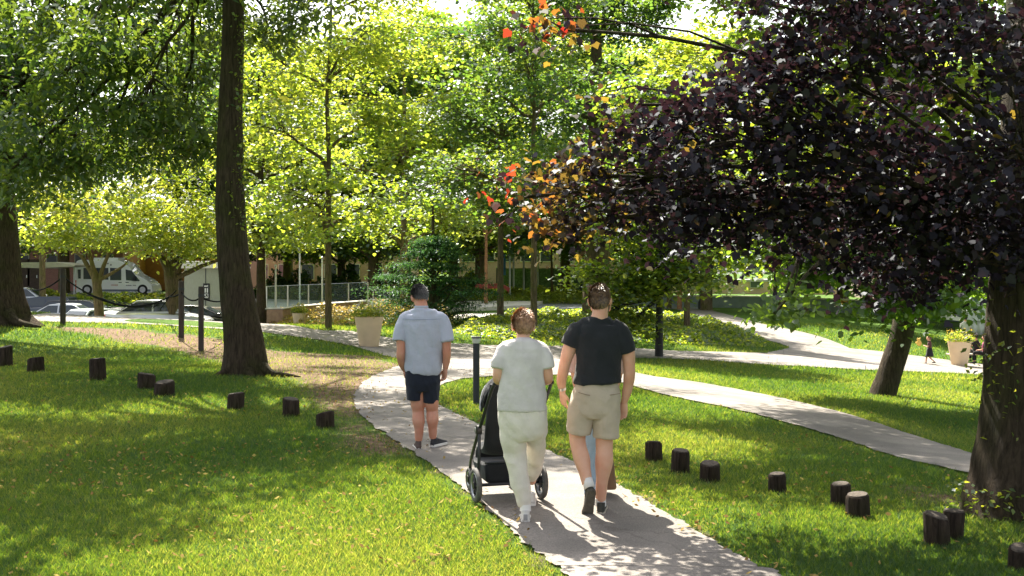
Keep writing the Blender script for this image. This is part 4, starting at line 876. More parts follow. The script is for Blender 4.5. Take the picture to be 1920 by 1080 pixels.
def marks(px0, px1, py, hpx, m_):
    # lettering too small to read: a row of short strokes of the size and spacing seen
    mb = MB(); x = px0
    while x < px1:
        w_ = rl.uniform(.5, 1.0); mb.box((vx(x + w_ / 2), -1.022, vz(py)), (w_ / 2 * 85 / F, .006, hpx / 2 * 85 / F * rl.uniform(.7, 1))); x += w_ + .35
    mb.build('lettering', m_, o)
marks(218, 231, 534, 2.2, M_LR); marks(246, 256, 534.5, 2.0, M_LT); marks(259, 265, 534.5, 2.0, M_LT)
for a_, c_ in ((232, 238), (245, 251)): pane([(a_, 528.4), (c_, 528.4), (c_, 529.8), (a_, 529.8)], 'door_handle', m_=M_ANTH)
pane([(210, 493), (214, 493), (213, 495.5), (210, 495.5)], 'roof_mark', m_=M_LT); pane([(216, 495), (219, 495), (219, 498), (216, 498)], 'roof_mark', m_=M_LT)
for px in (173, 277):
    for s in (-1, 1):
        wh = MB().tube([(vx(px), s * .75, .38), (vx(px), s * 1.02, .38)], .38, seg=24).build('wheel', M_TYRE, o, smooth=True, auto=40); MB().tube([(vx(px), s * .98, .38), (vx(px), s * 1.03, .38)], .22, seg=16).build('rim', M_RIM, wh, smooth=True, auto=40)
MB().box((vx(289), -.8, vz(533)), (.12, .14, .12)).build('headlight', M_LAMP, o, bevel=.02)
MB().box((vx(262), -1.15, vz(522)), (.08, .12, .17)).build('mirror', M_ANTH, o, bevel=.02)
# ---------------------------------------------------------------- buildings and built things behind
def brick(name, c1, c2, mortar, sc=1.0):
    m, t, b = nodes_of(name); N = t.nodes.new; L = t.links.new; tc = N('ShaderNodeTexCoord'); mp = N('ShaderNodeMapping'); mp.inputs['Rotation'].default_value = (math.radians(90), 0, 0)
    L(tc.outputs['Object'], mp.inputs[0]); bt = N('ShaderNodeTexBrick'); bt.inputs['Color1'].default_value = (*c1, 1); bt.inputs['Color2'].default_value = (*c2, 1); bt.inputs['Mortar'].default_value = (*mortar, 1)
    bt.inputs['Scale'].default_value = sc; bt.inputs['Mortar Size'].default_value = .012; bt.inputs['Brick Width'].default_value = .23; bt.inputs['Row Height'].default_value = .075
    L(mp.outputs[0], bt.inputs[0]); L(bt.outputs[0], b.inputs['Base Color']); b.inputs['Roughness'].default_value = .9; return m
M_BRICK = brick('brick_red', (.46, .16, .14), (.36, .12, .11), (.4, .3, .27)); M_BRICK2 = brick('brick_brown', (.42, .24, .18), (.34, .18, .14), (.38, .33, .3))
M_WFR = mat('window_frame', (.6, .58, .54), .5, .05); M_DKG = glass('window_glass', (.04, .05, .06)); M_CONC = mat('concrete', (.48, .46, .42), .85, .15, 3, .2, 30); M_STONE = mat('plaza_stone', (.62, .58, .54), .8, .12, 2, .1, 30); M_GREYB = mat('kiosk_boards', (.36, .38, .32), .7, .15, 8, .2, 30, stretch=(8, 8, .4))
def building(px0, px1, d, top, base_z, m_, label, rows, roof_m, depth=10, name='brick_building', rz=0, winw=10, wpx=None, group=None):
    x0 = (px0 - 960) / F * d; x1 = (px1 - 960) / F * d; zt = CZ - (top - 510) / F * d
    o = empty(name, ((x0 + x1) / 2, d, base_z), label, 'building', group, rz); hw = (x1 - x0) / 2; Hh = zt - base_z
    mb = MB(); mb.box((0, depth / 2, Hh / 2), (hw, depth / 2, Hh / 2)); mb.build('wall', m_, o)
    mb = MB(); mb.box((0, depth / 2, Hh + .12), (hw + .2, depth / 2 + .2, .13)); mb.build('roof', roof_m, o, bevel=.02)
    for (zw, hh, n, ww) in rows:
        for i in range(n):
            x = -hw + (i + .5) * 2 * hw / n
            f = MB(); f.box((x, -.02, zw + hh / 2), (ww / 2 + .07, .06, hh / 2 + .07)); fr = f.build('window', M_WFR, o, bevel=.01)
            g = MB(); g.box((x, -.085, zw + hh / 2), (ww / 2, .02, hh / 2)); g.box((x, -.11, zw + hh / 2), (.025, .012, hh / 2)); g.build('pane', M_DKG, fr)
    return o
building(-140, 230, 96, 462, .2, M_BRICK, 'red brick building with dark doors at the far left behind the canopy', [(2.2, 1.0, 7, .8)], M_CONC)
building(230, 440, 102, 455, .3, mat('plum_brick', (.34, .15, .17), .9, .12, 3), 'plum red brick building behind the van front and the kiosk', [(3.0, 1.2, 3, 1.4)], M_CONC)
building(470, 770, 118, 430, .2, M_BRICK2, 'brown brick building seen in scraps above the glass screens', [(1.0, 1.5, 7, 1.2), (4.2, 1.5, 7, 1.2)], M_CONC)
building(860, 1190, 124, 440, -.3, M_BRICK2, 'pinkish brown brick building behind the flagpoles', [(3.4, 1.5, 9, 1.3)], M_CONC)
building(-420, -140, 90, 455, .3, M_BRICK2, 'brown brick building beyond the left picture edge', [(2.2, 1.2, 4, 1.0)], M_CONC)
# red brick doors at canopy
b = Vector(((90 - 960) / F * 82, 82, g1((90 - 960) / F * 82, 82))); o = empty('canopy', b, 'flat cream canopy roof on thin posts beside the van', 'canopy')
zc = CZ - (500 - 510) / F * 82 - b.z
mb = MB(); mb.prism([(-3.4, zc), (-3.4, zc + .25), (1.2, zc + .32), (2.6, zc + .12), (2.5, zc), (0, zc - .12)], 'y', -1.6, 1.6); mb.build('roof', mat('canopy_cream', (.75, .68, .56), .6, .08), o, bevel=.02)
for x in (-2.6, 1.9): MB().box((x, 0, zc / 2), (.05, .05, zc / 2)).build('post', M_ALU, o)
for px, w_ in ((40, 1.0), (61, .8)):
    x = (px - 960) / F * 95.7; q = empty('door', (x, 95.93, g1(x, 95.9)), 'dark brown door in the red brick wall, %s one' % ('left' if px == 40 else 'right'), 'door', 'doors in the red brick wall')
    MB().box((0, -.03, 1.3), (w_ * .62, .04, 1.35)).build('leaf', mat('door_brown', (.09, .055, .04), .6, .2), q, bevel=.01); MB().box((w_ * .4, -.1, 1.2), (.03, .03, .12)).build('handle', M_ALU, q)
# kiosk with sign
b = at(392, 68); o = empty('kiosk', b, 'pale grey green boarded kiosk with flat white roof left of the thick curved tree', 'kiosk')
s = 68 / F; hz = CZ - (503 - 510) * s - b.z
MB().box((.05, 1.4, hz / 2), (48 * s, 1.4, hz / 2)).build('wall', M_GREYB, o)
MB().prism([(-62 * s, hz), (-40 * s, hz + .42), (52 * s, hz + .42), (56 * s, hz)], 'y', -.4, 3.1).build('roof', mat('kiosk_roof', (.7, .68, .66), .6, .08), o, bevel=.02)
MB().box((-.2, -.012, hz * .5), (.02, .012, hz * .5)).build('board_joint', M_ANTH, o)
sx = (388 - 392) * s; sz = CZ - (547 - 510) * s - b.z
q = empty('sign', (b.x + sx - .02, b.y - .03, b.z + sz), 'upright black sign with three white characters on the grey kiosk', 'sign')
MB().box((0, 0, 0), (6.0 * s, .02, 15.5 * s)).build('panel', mat('sign_black', (.015, .015, .02), .4, .1), q)
LWH = mat('letter_white', (.85, .85, .85), .5, .02)
def stroke(a, c, w_): 
    a = Vector((a[0] * s, -.03, a[1] * s)); c = Vector((c[0] * s, -.03, c[1] * s)); v = c - a; n = Vector((v.z, 0, -v.x)).normalized() * w_ * s * .5; t = Vector((0, .012, 0))
    return [a - n, a + n, c + n, c - n, a - n + t, a + n + t, c + n + t, c - n + t]
BOXF = [(0, 1, 2, 3), (7, 6, 5, 4), (0, 4, 5, 1), (1, 5, 6, 2), (2, 6, 7, 3), (3, 7, 4, 0)]
for name_, sg in (('letter', [((-4, 10.5), (0, 10.5), 2.2), ((0, 10.6), (3.4, 12.3), 1.1), ((0, 10.4), (3.4, 9), 1.1)]), ('letter', [((-2, 6.6), (-2, -1.6), 2.2), ((1.9, 6.6), (1.9, -1.6), 2.2)]),
                  ('letter', [((-3, -4), (3.4, -4), 1.0), ((3, -4.5), (3, -10.4), 1.0), ((3.4, -10.8), (-3, -10.8), 1.2), ((-2.4, -4.5), (-2.4, -7.4), 1.6), ((-2, -7.2), (1, -10.2), 1.0)])):
    mb = MB()
    for a_, c_, w_ in sg: mb.add(stroke(a_, c_, w_), BOXF)
    mb.build(name_, LWH, q)
# ochre litter bin behind the thick trunk
b = at(424, 60); o = empty('litter_bin', b, 'orange brown bin just left of the thick curved tree', 'bin'); MB().box((0, 0, .75), (.22, .22, .75)).build('body', mat('bin_orange', (.5, .22, .08), .6, .15), o, bevel=.03); MB().box((0, 0, 1.54), (.26, .26, .04)).build('lid', M_ANTH, o, bevel=.01)
# low yellow grating bench / wooden ramp behind posts
b = at(395, 56); o = empty('picnic_table', b, 'low wooden table with pale top behind the net posts', 'table')
zt = CZ - (578 - 510) * 56 / F - b.z; zt = max(.7, zt)
MB().box((0, 0, zt), (1.5, .45, .05)).build('tabletop', mat('weathered_wood', (.45, .38, .3), .8, .2, 10, .3, 30, stretch=(.3, 3, 3)), o, bevel=.01)
for x in (-1.2, 1.2): MB().box((x, 0, zt / 2 - .03), (.05, .35, zt / 2 - .03)).build('leg', M_POST, o)
# glass screen fence
def screen(px0, px1, d0, d1, top, label, n, gp=None):
    a = at(px0, d0); c = at(px1, d1); o = empty('glass_screen', a, label, 'fence', gp); v = (c - a); 
    hh = CZ - (top - 510) / F * d0 - a.z
    mg = MATS.get('screen_glass')
    if not mg:
        mg, t, bb = nodes_of('screen_glass'); bb.inputs['Base Color'].default_value = (.62, .74, .72, 1); bb.inputs['Transmission Weight'].default_value = .9; bb.inputs['Roughness'].default_value = .12; bb.inputs['IOR'].default_value = 1.05; MATS['screen_glass'] = mg
    for i in range(n):
        p = v * (i / n); q = v * ((i + 1) / n)
        MB().add([p + Vector((0, 0, .15)), q + Vector((0, 0, .15)), q + Vector((0, 0, hh)), p + Vector((0, 0, hh)), p + Vector((0, .02, .15)), q + Vector((0, .02, .15)), q + Vector((0, .02, hh)), p + Vector((0, .02, hh))], [(0, 1, 2, 3), (7, 6, 5, 4), (0, 4, 5, 1), (3, 2, 6, 7), (0, 3, 7, 4), (1, 5, 6, 2)]).build('pane', mg, o)
    for i in range(n + 1):
        p = v * (i / n); MB().box((p.x, p.y - .03, p.z + hh / 2 + .02), (.04, .03, hh / 2 + .02)).build('post', M_ALU, o)
    MB().tube([Vector((0, 0, hh + .03)), v + Vector((0, 0, hh + .03))], .018, seg=6).build('top_rail', M_ALU, o)
screen(500, 690, 68, 72, 538, 'tall glass screen with silver posts behind the far small planter', 5)
screen(700, 760, 70, 72, 545, 'short glass screen left of the evergreen', 2)
for px, d, tp_ in ((497, 66, 480), (517, 64, 500), (562, 74, 470), (604, 70, 485)):
    b = at(px, d); o = empty('light_pole', b, {497: 'white pole just right of the slender dark trunk', 517: 'short white pole left of the far planter', 562: 'tall white pole above the far planter', 604: 'white pole left of the slim tree'}[px], 'pole', 'white poles by the glass screens'); hh = CZ - (tp_ - 510) / F * d - b.z
    MB().lathe([(.09, 0), (.09, .1), (.06, .12), (.05, hh)], seg=12).build('shaft', mat('pole_white', (.7, .7, .68), .4, .05), o, smooth=True, auto=40); MB().ell((0, 0, hh + .05), (.09, .09, .08)).build('cap', M_ALU, o, smooth=True)
# low curved brown wall and terrace
b = at(520, 63); o = empty('low_wall', b, 'low curved brown wall below the glass screens', 'wall')
pts = [at(500, 63), at(530, 62.5), at(560, 64), at(620, 66), at(690, 68), at(740, 69)]
cv = [p - b for p in pts]; mb = MB()
for i in range(len(cv) - 1):
    p, q = cv[i], cv[i + 1]; t_z = .75
    mb.add([p + Vector((0, 0, -.2)), q + Vector((0, 0, -.2)), q + Vector((0, 0, t_z)), p + Vector((0, 0, t_z)), p + Vector((0, .3, -.2)), q + Vector((0, .3, -.2)), q + Vector((0, .3, t_z)), p + Vector((0, .3, t_z))], [(0, 1, 2, 3), (7, 6, 5, 4), (3, 2, 6, 7), (0, 3, 7, 4), (1, 5, 6, 2)])
mb.build('wall_face', mat('wall_brown', (.32, .2, .13), .85, .2, 4, .2, 30), o)
mb = MB(); mb.tube([p + Vector((0, .15, .80)) for p in cv], [(.2, .06)] * len(cv), seg=8, flat=(0, 1, 0)); mb.build('coping', M_STONE, o)
# plaza slabs: paved, pale
def slab(name, pts, lift, m_, th=.12):
    W_ = [hit(*p) for p in pts]; mb = MB(); n = len(W_)
    P_ = resamp(np.array([list(p) for p in W_] + [list(W_[0])]), n * 5)[:-1]
    zt = [g1(p[0], p[1]) + lift for p in P_]; c = P_[:, :2].mean(0); k = len(P_)
    vs = []; rings = 8
    for r in range(rings):
        u = 1 - r / rings
        for i in range(k):
            x, y = c[0] + (P_[i][0] - c[0]) * u, c[1] + (P_[i][1] - c[1]) * u; vs.append((x, y, g1(x, y) + lift))
    vs.append((c[0], c[1], g1(*c) + lift)); fs = [(r * k + i, r * k + (i + 1) % k, (r + 1) * k + (i + 1) % k, (r + 1) * k + i) for r in range(rings - 1) for i in range(k)] + [((rings - 1) * k + i, (rings - 1) * k + (i + 1) % k, len(vs) - 1) for i in range(k)]
    n0_ = len(vs); vs += [(vs[i][0], vs[i][1], vs[i][2] - lift - .1) for i in range(k)]; fs += [(i, n0_ + i, n0_ + (i + 1) % k, (i + 1) % k) for i in range(k)]
    mb.add(vs, fs); return tag(link(name, mb.mesh(name), m_, smooth=False), kind='structure')
slab('plaza', [(790, 588), (830, 578), (900, 566), (960, 560), (1030, 560), (1012, 572), (1000, 577), (940, 581), (860, 585)], .22, M_STONE)
slab('pavement', [(800, 602), (850, 592), (940, 588), (1010, 584), (1120, 582), (1190, 583), (1200, 592), (1100, 594), (1020, 594), (940, 600), (860, 604)], .05, M_STONE)
slab('road', [(980, 570), (1060, 565), (1200, 566), (1300, 572), (1300, 580), (1200, 578), (1080, 579), (1000, 580)], .03, mat('road_dark', (.16, .17, .19), .8, .1))
M_ROAD = asphalt('lot_asphalt', (.17, .165, .165))
ribbon('car_park', [at(-250, 45), at(100, 44.5), at(440, 44.5)], [at(-250, 72), at(100, 72), at(440, 72)], .03, M_ROAD, 60, 40)
ribbon('back_road', [at(-350, 78), at(100, 78), at(470, 78)], [at(-350, 93), at(100, 93), at(470, 93)], .03, M_ROAD, 60, 20)
ribbon('pavement', [at(470, 70), at(640, 73), at(790, 75)], [at(470, 83), at(640, 84), at(790, 86)], .03, M_STONE, 50, 20)
# flagpoles and steel posts
for i, (px, py, tp_) in enumerate([(956, 566, 440), (963, 562, 440), (982, 560, 440), (1009, 556, 470), (1043, 553, 498), (1082, 550, 500)]):
    b = hit(px, py); o = empty('flagpole', b, ['flagpole at the left end of the plaza row', 'flagpole second from the left on the plaza', 'flagpole third from the left, left of the woman\'s tree trunk', 'flagpole just right of the woman\'s tree trunk', 'thin steel post in the long grass behind the plaza', 'steel post nearest the thick trunk behind the man in black'][i], 'pole', 'silver poles on the plaza'); hh = CZ - (tp_ - 510) / F * b.y - b.z
    MB().lathe([(.16, 0), (.16, .05), (.085, .08), (.06, hh)], seg=14).build('shaft', mat('pole_grey', (.6, .62, .64), .4, .05), o, smooth=True, auto=40); MB().ell((0, 0, hh), .1).build('finial', M_ALU, o, smooth=True)
b = at(943, 96); o = empty('sign_board', b, 'small upright blue sign left of the flagpoles', 'sign'); hh = CZ - (476 - 510) / F * 96 - b.z
MB().box((0, 0, hh - .9), (.24, .04, .9)).build('panel', mat('sign_blue', (.08, .3, .75), .4, .05), o, bevel=.01); MB().box((-.3, 0, hh / 2), (.04, .04, hh / 2)).build('post', M_ALU, o)
b = at(915, 88); o = empty('awning', b, 'faded red awning left of the flagpoles', 'awning'); zz = CZ - (541 - 510) / F * 88 - b.z
MB().prism([(-1.0, zz), (-.9, zz + .35), (1.0, zz + .40), (1.7, zz + .05), (1.6, zz - .3), (1.3, zz)], 'y', -1, 1).build('cloth', mat('awning_red', (.6, .12, .12), .7, .15), o, bevel=.02)
for x in (-.8, 1.2): MB().box((x, 0, zz / 2), (.04, .04, zz / 2)).build('post', M_ALU, o)
# dark hedge / mesh fence behind plaza
b = at(1020, 104); o = empty('fence', b, 'dark green mesh fence behind the flagpoles', 'fence'); w_ = 105 * 104 / F
zz = CZ - (503 - 510) / F * 104 - b.z
MB().box((.8, 0, zz / 2), (w_, .05, zz / 2)).build('mesh_panel', mat('mesh_green', (.10, .15, .13), .8, .4, 6), o)
for i in range(9): MB().box((-w_ + .8 + i * w_ / 4, -.08, zz / 2), (.05, .05, zz / 2 + .05)).build('post', M_ANTH, o)
# far wall with parapet and road behind, right
def longwall(pts, hpx, label, m_, name='wall', th=.4, cap=True):
    W_ = [hit(px, py) for px, py in pts]; b = W_[0]; o = empty(name, b, label, 'wall'); mb = MB(); cp_ = MB()
    for i in range(len(W_) - 1):
        p, q = W_[i] - b, W_[i + 1] - b; h0 = hpx[i] * W_[i].y / F; h1 = hpx[i + 1] * W_[i + 1].y / F
        mb.add([p + Vector((0, 0, -.4)), q + Vector((0, 0, -.4)), q + Vector((0, 0, h1)), p + Vector((0, 0, h0)), p + Vector((0, th, -.4)), q + Vector((0, th, -.4)), q + Vector((0, th, h1)), p + Vector((0, th, h0))], [(0, 1, 2, 3), (7, 6, 5, 4), (3, 2, 6, 7), (0, 3, 7, 4), (1, 5, 6, 2)])
        cp_.add([p + Vector((0, -.05, h0 + .002)), q + Vector((0, -.05, h1 + .002)), q + Vector((0, -.05, h1 + .1)), p + Vector((0, -.05, h0 + .1)), p + Vector((0, th + .05, h0 + .002)), q + Vector((0, th + .05, h1 + .002)), q + Vector((0, th + .05, h1 + .1)), p + Vector((0, th + .05, h0 + .1))], [(0, 1, 2, 3), (7, 6, 5, 4), (3, 2, 6, 7), (0, 3, 7, 4), (1, 5, 6, 2), (0, 4, 5, 1)])
    mb.build('wall_face', m_, o)
    if cap: cp_.build('coping', M_STONE, o)
    return o
M_WALLG = mat('wall_blue_grey', (.20, .24, .28), .7, .2, 1.5, .2, 20)
longwall([(1160, 572), (1250, 575), (1330, 577), (1460, 580), (1600, 588), (1750, 600), (1900, 612), (2050, 630)], [18, 20, 21, 22, 24, 26, 28, 30], 'long blue grey wall closing the far lawn', M_WALLG)
building(1200, 1900, 128, 528, -1.2, mat('beige_render', (.62, .46, .30), .85, .15, .6), 'long low beige building beyond the grey wall', [(1.4, .9, 8, 1.4)], M_CONC, depth=8, name='beige_building')
building(1640, 2100, 112, 515, -1.6, M_BRICK2, 'brown building glimpsed left of the massive trunk', [(1.0, 1.3, 6, 1.3)], M_CONC, name='brick_building')
# street lamp
b = at(1313, 82); o = empty('street_lamp', b, 'black street lamp in front of the grey wall', 'street lamp'); hh = CZ - (505 - 510) / F * 82 - b.z
MB().lathe([(.16, 0), (.16, .5), (.09, .6), (.06, .7), (.05, hh)], seg=14).build('post', M_ANTH, o, smooth=True, auto=40)
MB().lathe([(.08, hh), (.22, hh + .35), (.2, hh + .38)], seg=12).build('lantern', mat('milky_lens', (.62, .62, .58), .25, .05), o, smooth=True, auto=40); MB().lathe([(.26, hh + .385), (.1, hh + .5), (.02, hh + .55)], seg=12).build('cap', M_ANTH, o, smooth=True, auto=40)
# white tent side by the massive trunk
b = at(1838, 66); o = empty('tent', b, 'white marquee tent left of the massive trunk', 'tent'); zz = CZ - (602 - 510) / F * 66 - b.z; w_ = 32 * 66 / F
mb = MB(); N_ = 40
for i in range(N_ + 1):
    x = -w_ + 3 * w_ * i / N_; y = .05 * math.sin(i * 1.3)
    mb.v += [(x, y, 0), (x, y, zz)]
mb.f += [(2 * i, 2 * i + 2, 2 * i + 3, 2 * i + 1) for i in range(N_)]
tent_m = mat('tent_white', (.72, .72, .70), .7, .05); so = mb.build('side_panel', tent_m, o, smooth=True); so.modifiers.new('thick', 'SOLIDIFY').thickness = .02
MB().prism([(-w_ - .2, zz), (-w_ + .8, zz + .9), (w_ * 2 - .8, zz + .9), (w_ * 2 + .2, zz)], 'y', -.15, 4).build('roof', tent_m, o, bevel=.03)
b = at(1690, 70); o = empty('marquee', b, 'pale flat topped shelter behind the leaning tree', 'shelter'); zz = CZ - (560 - 510) / F * 70 - b.z
MB().box((4.2, 0, zz), (3.2, 1.5, .12)).build('roof', tent_m, o, bevel=.02)
for x in (1.2, 4.2, 7.2): MB().box((x, -1.2, zz / 2), (.06, .06, zz / 2)).build('post', M_ALU, o)
# ---------------------------------------------------------------- people
def remesh(mb, vox, smooth=6, wr=None, seed=0):
    me = mb.mesh('tmp'); o = bpy.data.objects.new('tmp', me); C.objects.link(o)
    md = o.modifiers.new('r', 'REMESH'); md.mode = 'VOXEL'; md.voxel_size = vox
    s = o.modifiers.new('s', 'SMOOTH'); s.factor = .5; s.iterations = smooth
    dg = bpy.context.evaluated_depsgraph_get(); ev = o.evaluated_get(dg)
    out = bpy.data.meshes.new_from_object(ev); bpy.data.objects.remove(o)
    if wr:
        n = len(out.vertices); co = np.empty(n * 3); no = np.empty(n * 3)
        out.vertices.foreach_get('co', co); out.vertices.foreach_get('normal', no); co = co.reshape(-1, 3); no = no.reshape(-1, 3)
        amp, fx, fz = wr
        for i in range(n):
            x, y, z = co[i]
            v = mnoise.noise(Vector((x * fx + z * 2.2, y * fx, z * fz + seed))) + .5 * mnoise.noise(Vector((x * fx * 2.1, y * fx * 2 + 5, z * fz * 2.4 + x * 6)))
            co[i] += no[i] * amp * (1 - 2 * abs(v)) * .8
        out.vertices.foreach_set('co', co.ravel()); out.update()
    return out
def skinmat(name, c):
    m, t, b = nodes_of(name); N = t.nodes.new; L = t.links.new
    tc = N('ShaderNodeTexCoord'); nz = N('ShaderNodeTexNoise'); nz.inputs['Scale'].default_value = 7; nz.inputs['Detail'].default_value = 4; L(tc.outputs['Object'], nz.inputs[0])
    r = N('ShaderNodeValToRGB'); L(nz.outputs[0], r.inputs[0]); r.color_ramp.elements[0].position = .35; r.color_ramp.elements[1].position = .7
    r.color_ramp.elements[0].color = (c[0] * .95, c[1] * .82, c[2] * .78, 1); r.color_ramp.elements[1].color = (c[0] * 1.05, c[1] * 1.08, c[2] * 1.1, 1)
    L(r.outputs[0], b.inputs['Base Color']); b.inputs['Roughness'].default_value = .5; b.inputs['Subsurface Weight'].default_value = .15; b.inputs['Subsurface Radius'].default_value = (.02, .008, .004); b.inputs['Subsurface Scale'].default_value = .6; b.inputs['Specular IOR Level'].default_value = .35
    return m
def cloth(name, c, stripes=None, weave=400):
    m, t, b = nodes_of(name); N = t.nodes.new; L = t.links.new
    tc = N('ShaderNodeTexCoord'); nz = N('ShaderNodeTexNoise'); nz.inputs['Scale'].default_value = 9; nz.inputs['Detail'].default_value = 6; L(tc.outputs['Object'], nz.inputs[0])
    r = N('ShaderNodeValToRGB'); L(nz.outputs[0], r.inputs[0]); r.color_ramp.elements[0].position = .3; r.color_ramp.elements[1].position = .7
    c = np.array(c); r.color_ramp.elements[0].color = (*(c * .9), 1); r.color_ramp.elements[1].color = (*np.minimum(c * 1.08, .9), 1)
    out = r.outputs[0]
    if stripes:
        wv = N('ShaderNodeTexWave'); wv.inputs['Scale'].default_value = stripes[0]; wv.bands_direction = 'X'; L(tc.outputs['Object'], wv.inputs[0])
        mx = N('ShaderNodeMix'); mx.data_type = 'RGBA'; L(wv.outputs['Fac'], mx.inputs[0]); L(out, mx.inputs[6]); mx.inputs[7].default_value = (*stripes[1], 1); out = mx.outputs[2]
    L(out, b.inputs['Base Color']); b.inputs['Roughness'].default_value = .9; b.inputs['Sheen Weight'].default_value = .15; b.inputs['Specular IOR Level'].default_value = .15
    n2 = N('ShaderNodeTexNoise'); n2.inputs['Scale'].default_value = 14; n2.inputs['Detail'].default_value = 6; L(tc.outputs['Object'], n2.inputs[0])
    bp = N('ShaderNodeBump'); bp.inputs['Strength'].default_value = .4; bp.inputs['Distance'].default_value = .03; L(n2.outputs[0], bp.inputs['Height']); L(bp.outputs[0], b.inputs['Normal'])
    return m
def hand(mb, w, d, pn, side, s=1.0, curl=.35):
    """w wrist, d pointing direction, pn palm normal; side=+1 puts the thumb on d x pn"""
    w = Vector(w); d = Vector(d).normalized(); pn = Vector(pn); pn = (pn - d * pn.dot(d)).normalized(); lat = d.cross(pn) * side
    k = w + d * .088 * s
    mb.tube([w - d * .03, w, w + d * .03 * s, w + d * .065 * s, k + d * .006], [(.026 * s, .020 * s), (.027 * s, .019 * s), (.036 * s, .019 * s), (.041 * s, .017 * s), (.036 * s, .012 * s)], seg=14, flat=lat)
    for i, (o_, ln, c_) in enumerate(zip((.031, .0105, -.0105, -.030), (.072, .082, .076, .058), (.8, 1.0, 1.15, 1.3))):
        p = k + lat * o_ * s - d * .006; a = curl * c_ * .7; pts = [p]; dd = d + lat * (o_ * 2.2); dd.normalize()
        for seg_ in (.46, .30, .24):
            dv = (dd * math.cos(a) + pn * math.sin(a)); p = p + dv * ln * seg_ * s; pts.append(p); a += curl * c_
        mb.tube(pts, [.0095 * s, .0088 * s, .008 * s, .0066 * s], seg=8, res=2); mb.ell(pts[-1], .0066 * s, nu=8, nv=6)
    p = w + d * .022 * s + lat * .026 * s; t1 = p + (d * .7 + lat * .55 + pn * .35).normalized() * .038 * s; t2 = t1 + (d * .95 + lat * .12 + pn * .4).normalized() * .030 * s; t3 = t2 + (d * .95 - lat * .1 + pn * .45).normalized() * .022 * s
    mb.tube([p, t1, t2, t3], [.014 * s, .0115 * s, .0095 * s, .0075 * s], seg=8, res=2); mb.ell(t3, .0075 * s, nu=8, nv=6)
def head(mb, c, R, r=(.076, .096, .118)):
    c = Vector(c); e = lambda p, q: mb.ell(c + R @ Vector(p), q, R, 20, 14)
    rx, ry, rz = r
    e((0, -.006, .02), (rx, ry, rz * .86)); e((0, .022, -.045), (rx * .74, ry * .68, rz * .66)); e((0, .045, -.085), (rx * .45, .035, .028))
    e((0, .072, -.002), (rx * .62, .022, .045)); e((0, .092, .022), (rx * .55, .010, .010))
    mb.tube([c + R @ Vector(p) for p in ((0, .088, .018), (0, .106, -.008), (0, .114, -.026), (0, .098, -.034))], [.009, .011, .014, .010], seg=8)
    e((0, .088, -.056), (.026, .012, .007)); e((0, .086, -.066), (.022, .012, .007))
    for s in (-1, 1):
        e((s * .045, .070, -.02), (.022, .02, .018))
        Q = R @ Matrix.Rotation(s * -.35, 3, 'Z')
        mb.ell(c + R @ Vector((s * (rx + .010), -.006, -.010)), (.011, .020, .034), Q, 12, 10)
        mb.ell(c + R @ Vector((s * (rx + .005), .002, -.034)), (.010, .012, .013), Q, 10, 8)
def face_parts(o, c, R):
    c = Vector(c)
    for s in (-1, 1):
        MB().ell(c + R @ Vector((s * .031, .084, .004)), (.012, .010, .008), R, 12, 8).build('eye', mat('eye_white', (.7, .7, .68), .2, .02), o, smooth=True)
def hair(o, c, R, r, mtl, seed, line, n=3200, ln=.03, up=.35, side=None, width=.0032, grow_=1.05):
    c = Vector(c); rn = random.Random(seed); mb = MB(); NU, NV = 40, 28
    def keep(v): return v.z > line(v.y, v.x)
    vs = []; ok = []
    for i in range(NV + 1):
        a = math.pi * i / NV
        for k in range(NU):
            t = 2 * math.pi * k / NU; v = Vector((math.sin(a) * math.cos(t), math.sin(a) * math.sin(t), math.cos(a)))
            g = grow_ + .03 * mnoise.noise(v * 5 + Vector((seed, 0, 0))) + .02 * max(0, v.z)
            vs.append((Vector((v.x * r[0], v.y * r[1], v.z * r[2])) * g, keep(v)))
    pts = [c + R @ (v + Vector((0, -.006, .014))) for v, _ in vs]
    fs = []
    for i in range(NV):
        for k in range(NU):
            q = (i * NU + k, i * NU + (k + 1) % NU, (i + 1) * NU + (k + 1) % NU, (i + 1) * NU + k)
            if all(vs[j][1] for j in q): fs.append(q)
    cnt = 0
    mb.add(pts, fs)
    while cnt < n:
        v = Vector((rn.gauss(0, 1), rn.gauss(0, 1), rn.gauss(0, 1))).normalized()
        if not keep(v + Vector((0, 0, .05 * rn.random()))): continue
        cnt += 1
        p = Vector((v.x * r[0], v.y * r[1], v.z * r[2])) * grow_ * 1.0 + Vector((0, -.006, .014))
        dn = Vector((v.x * .2, -.45 * (1 if v.z > .2 else .3), -1 + v.z * .9)); dn = (dn - v * dn.dot(v))
        d_ = (dn * (1 - up) + v * up * (.4 + .9 * max(0, v.z)) + Vector((rn.gauss(0, .16), rn.gauss(0, .16), rn.gauss(0, .16)))).normalized()
        if v.z > .3: d_ = (d_ + Vector((rn.gauss(0, .5), rn.gauss(.2, .5), -.25))).normalized()
        if side and v.z > .35 and v.y > -.2: d_ = (d_ + Vector(side) * rn.uniform(.4, 1.4)).normalized()
        l = ln * rn.uniform(.5, 1.3); w_ = v.cross(d_).normalized() * width
        q0 = c + R @ (p - w_); q1 = c + R @ (p + w_); q2 = c + R @ (p + d_ * l * .6 + v * .004 + w_ * .7); q3 = c + R @ (p + d_ * l + v * .002)
        m_ = len(mb.v); mb.v += [tuple(q0), tuple(q1), tuple(q2), tuple(q3)]; mb.f += [(m_, m_ + 1, m_ + 2, m_ + 3)]
    me = bpy.data.meshes.new('hair'); me.from_pydata(mb.v, [], mb.f); me.update()
    return link('hair', me, mtl, o)
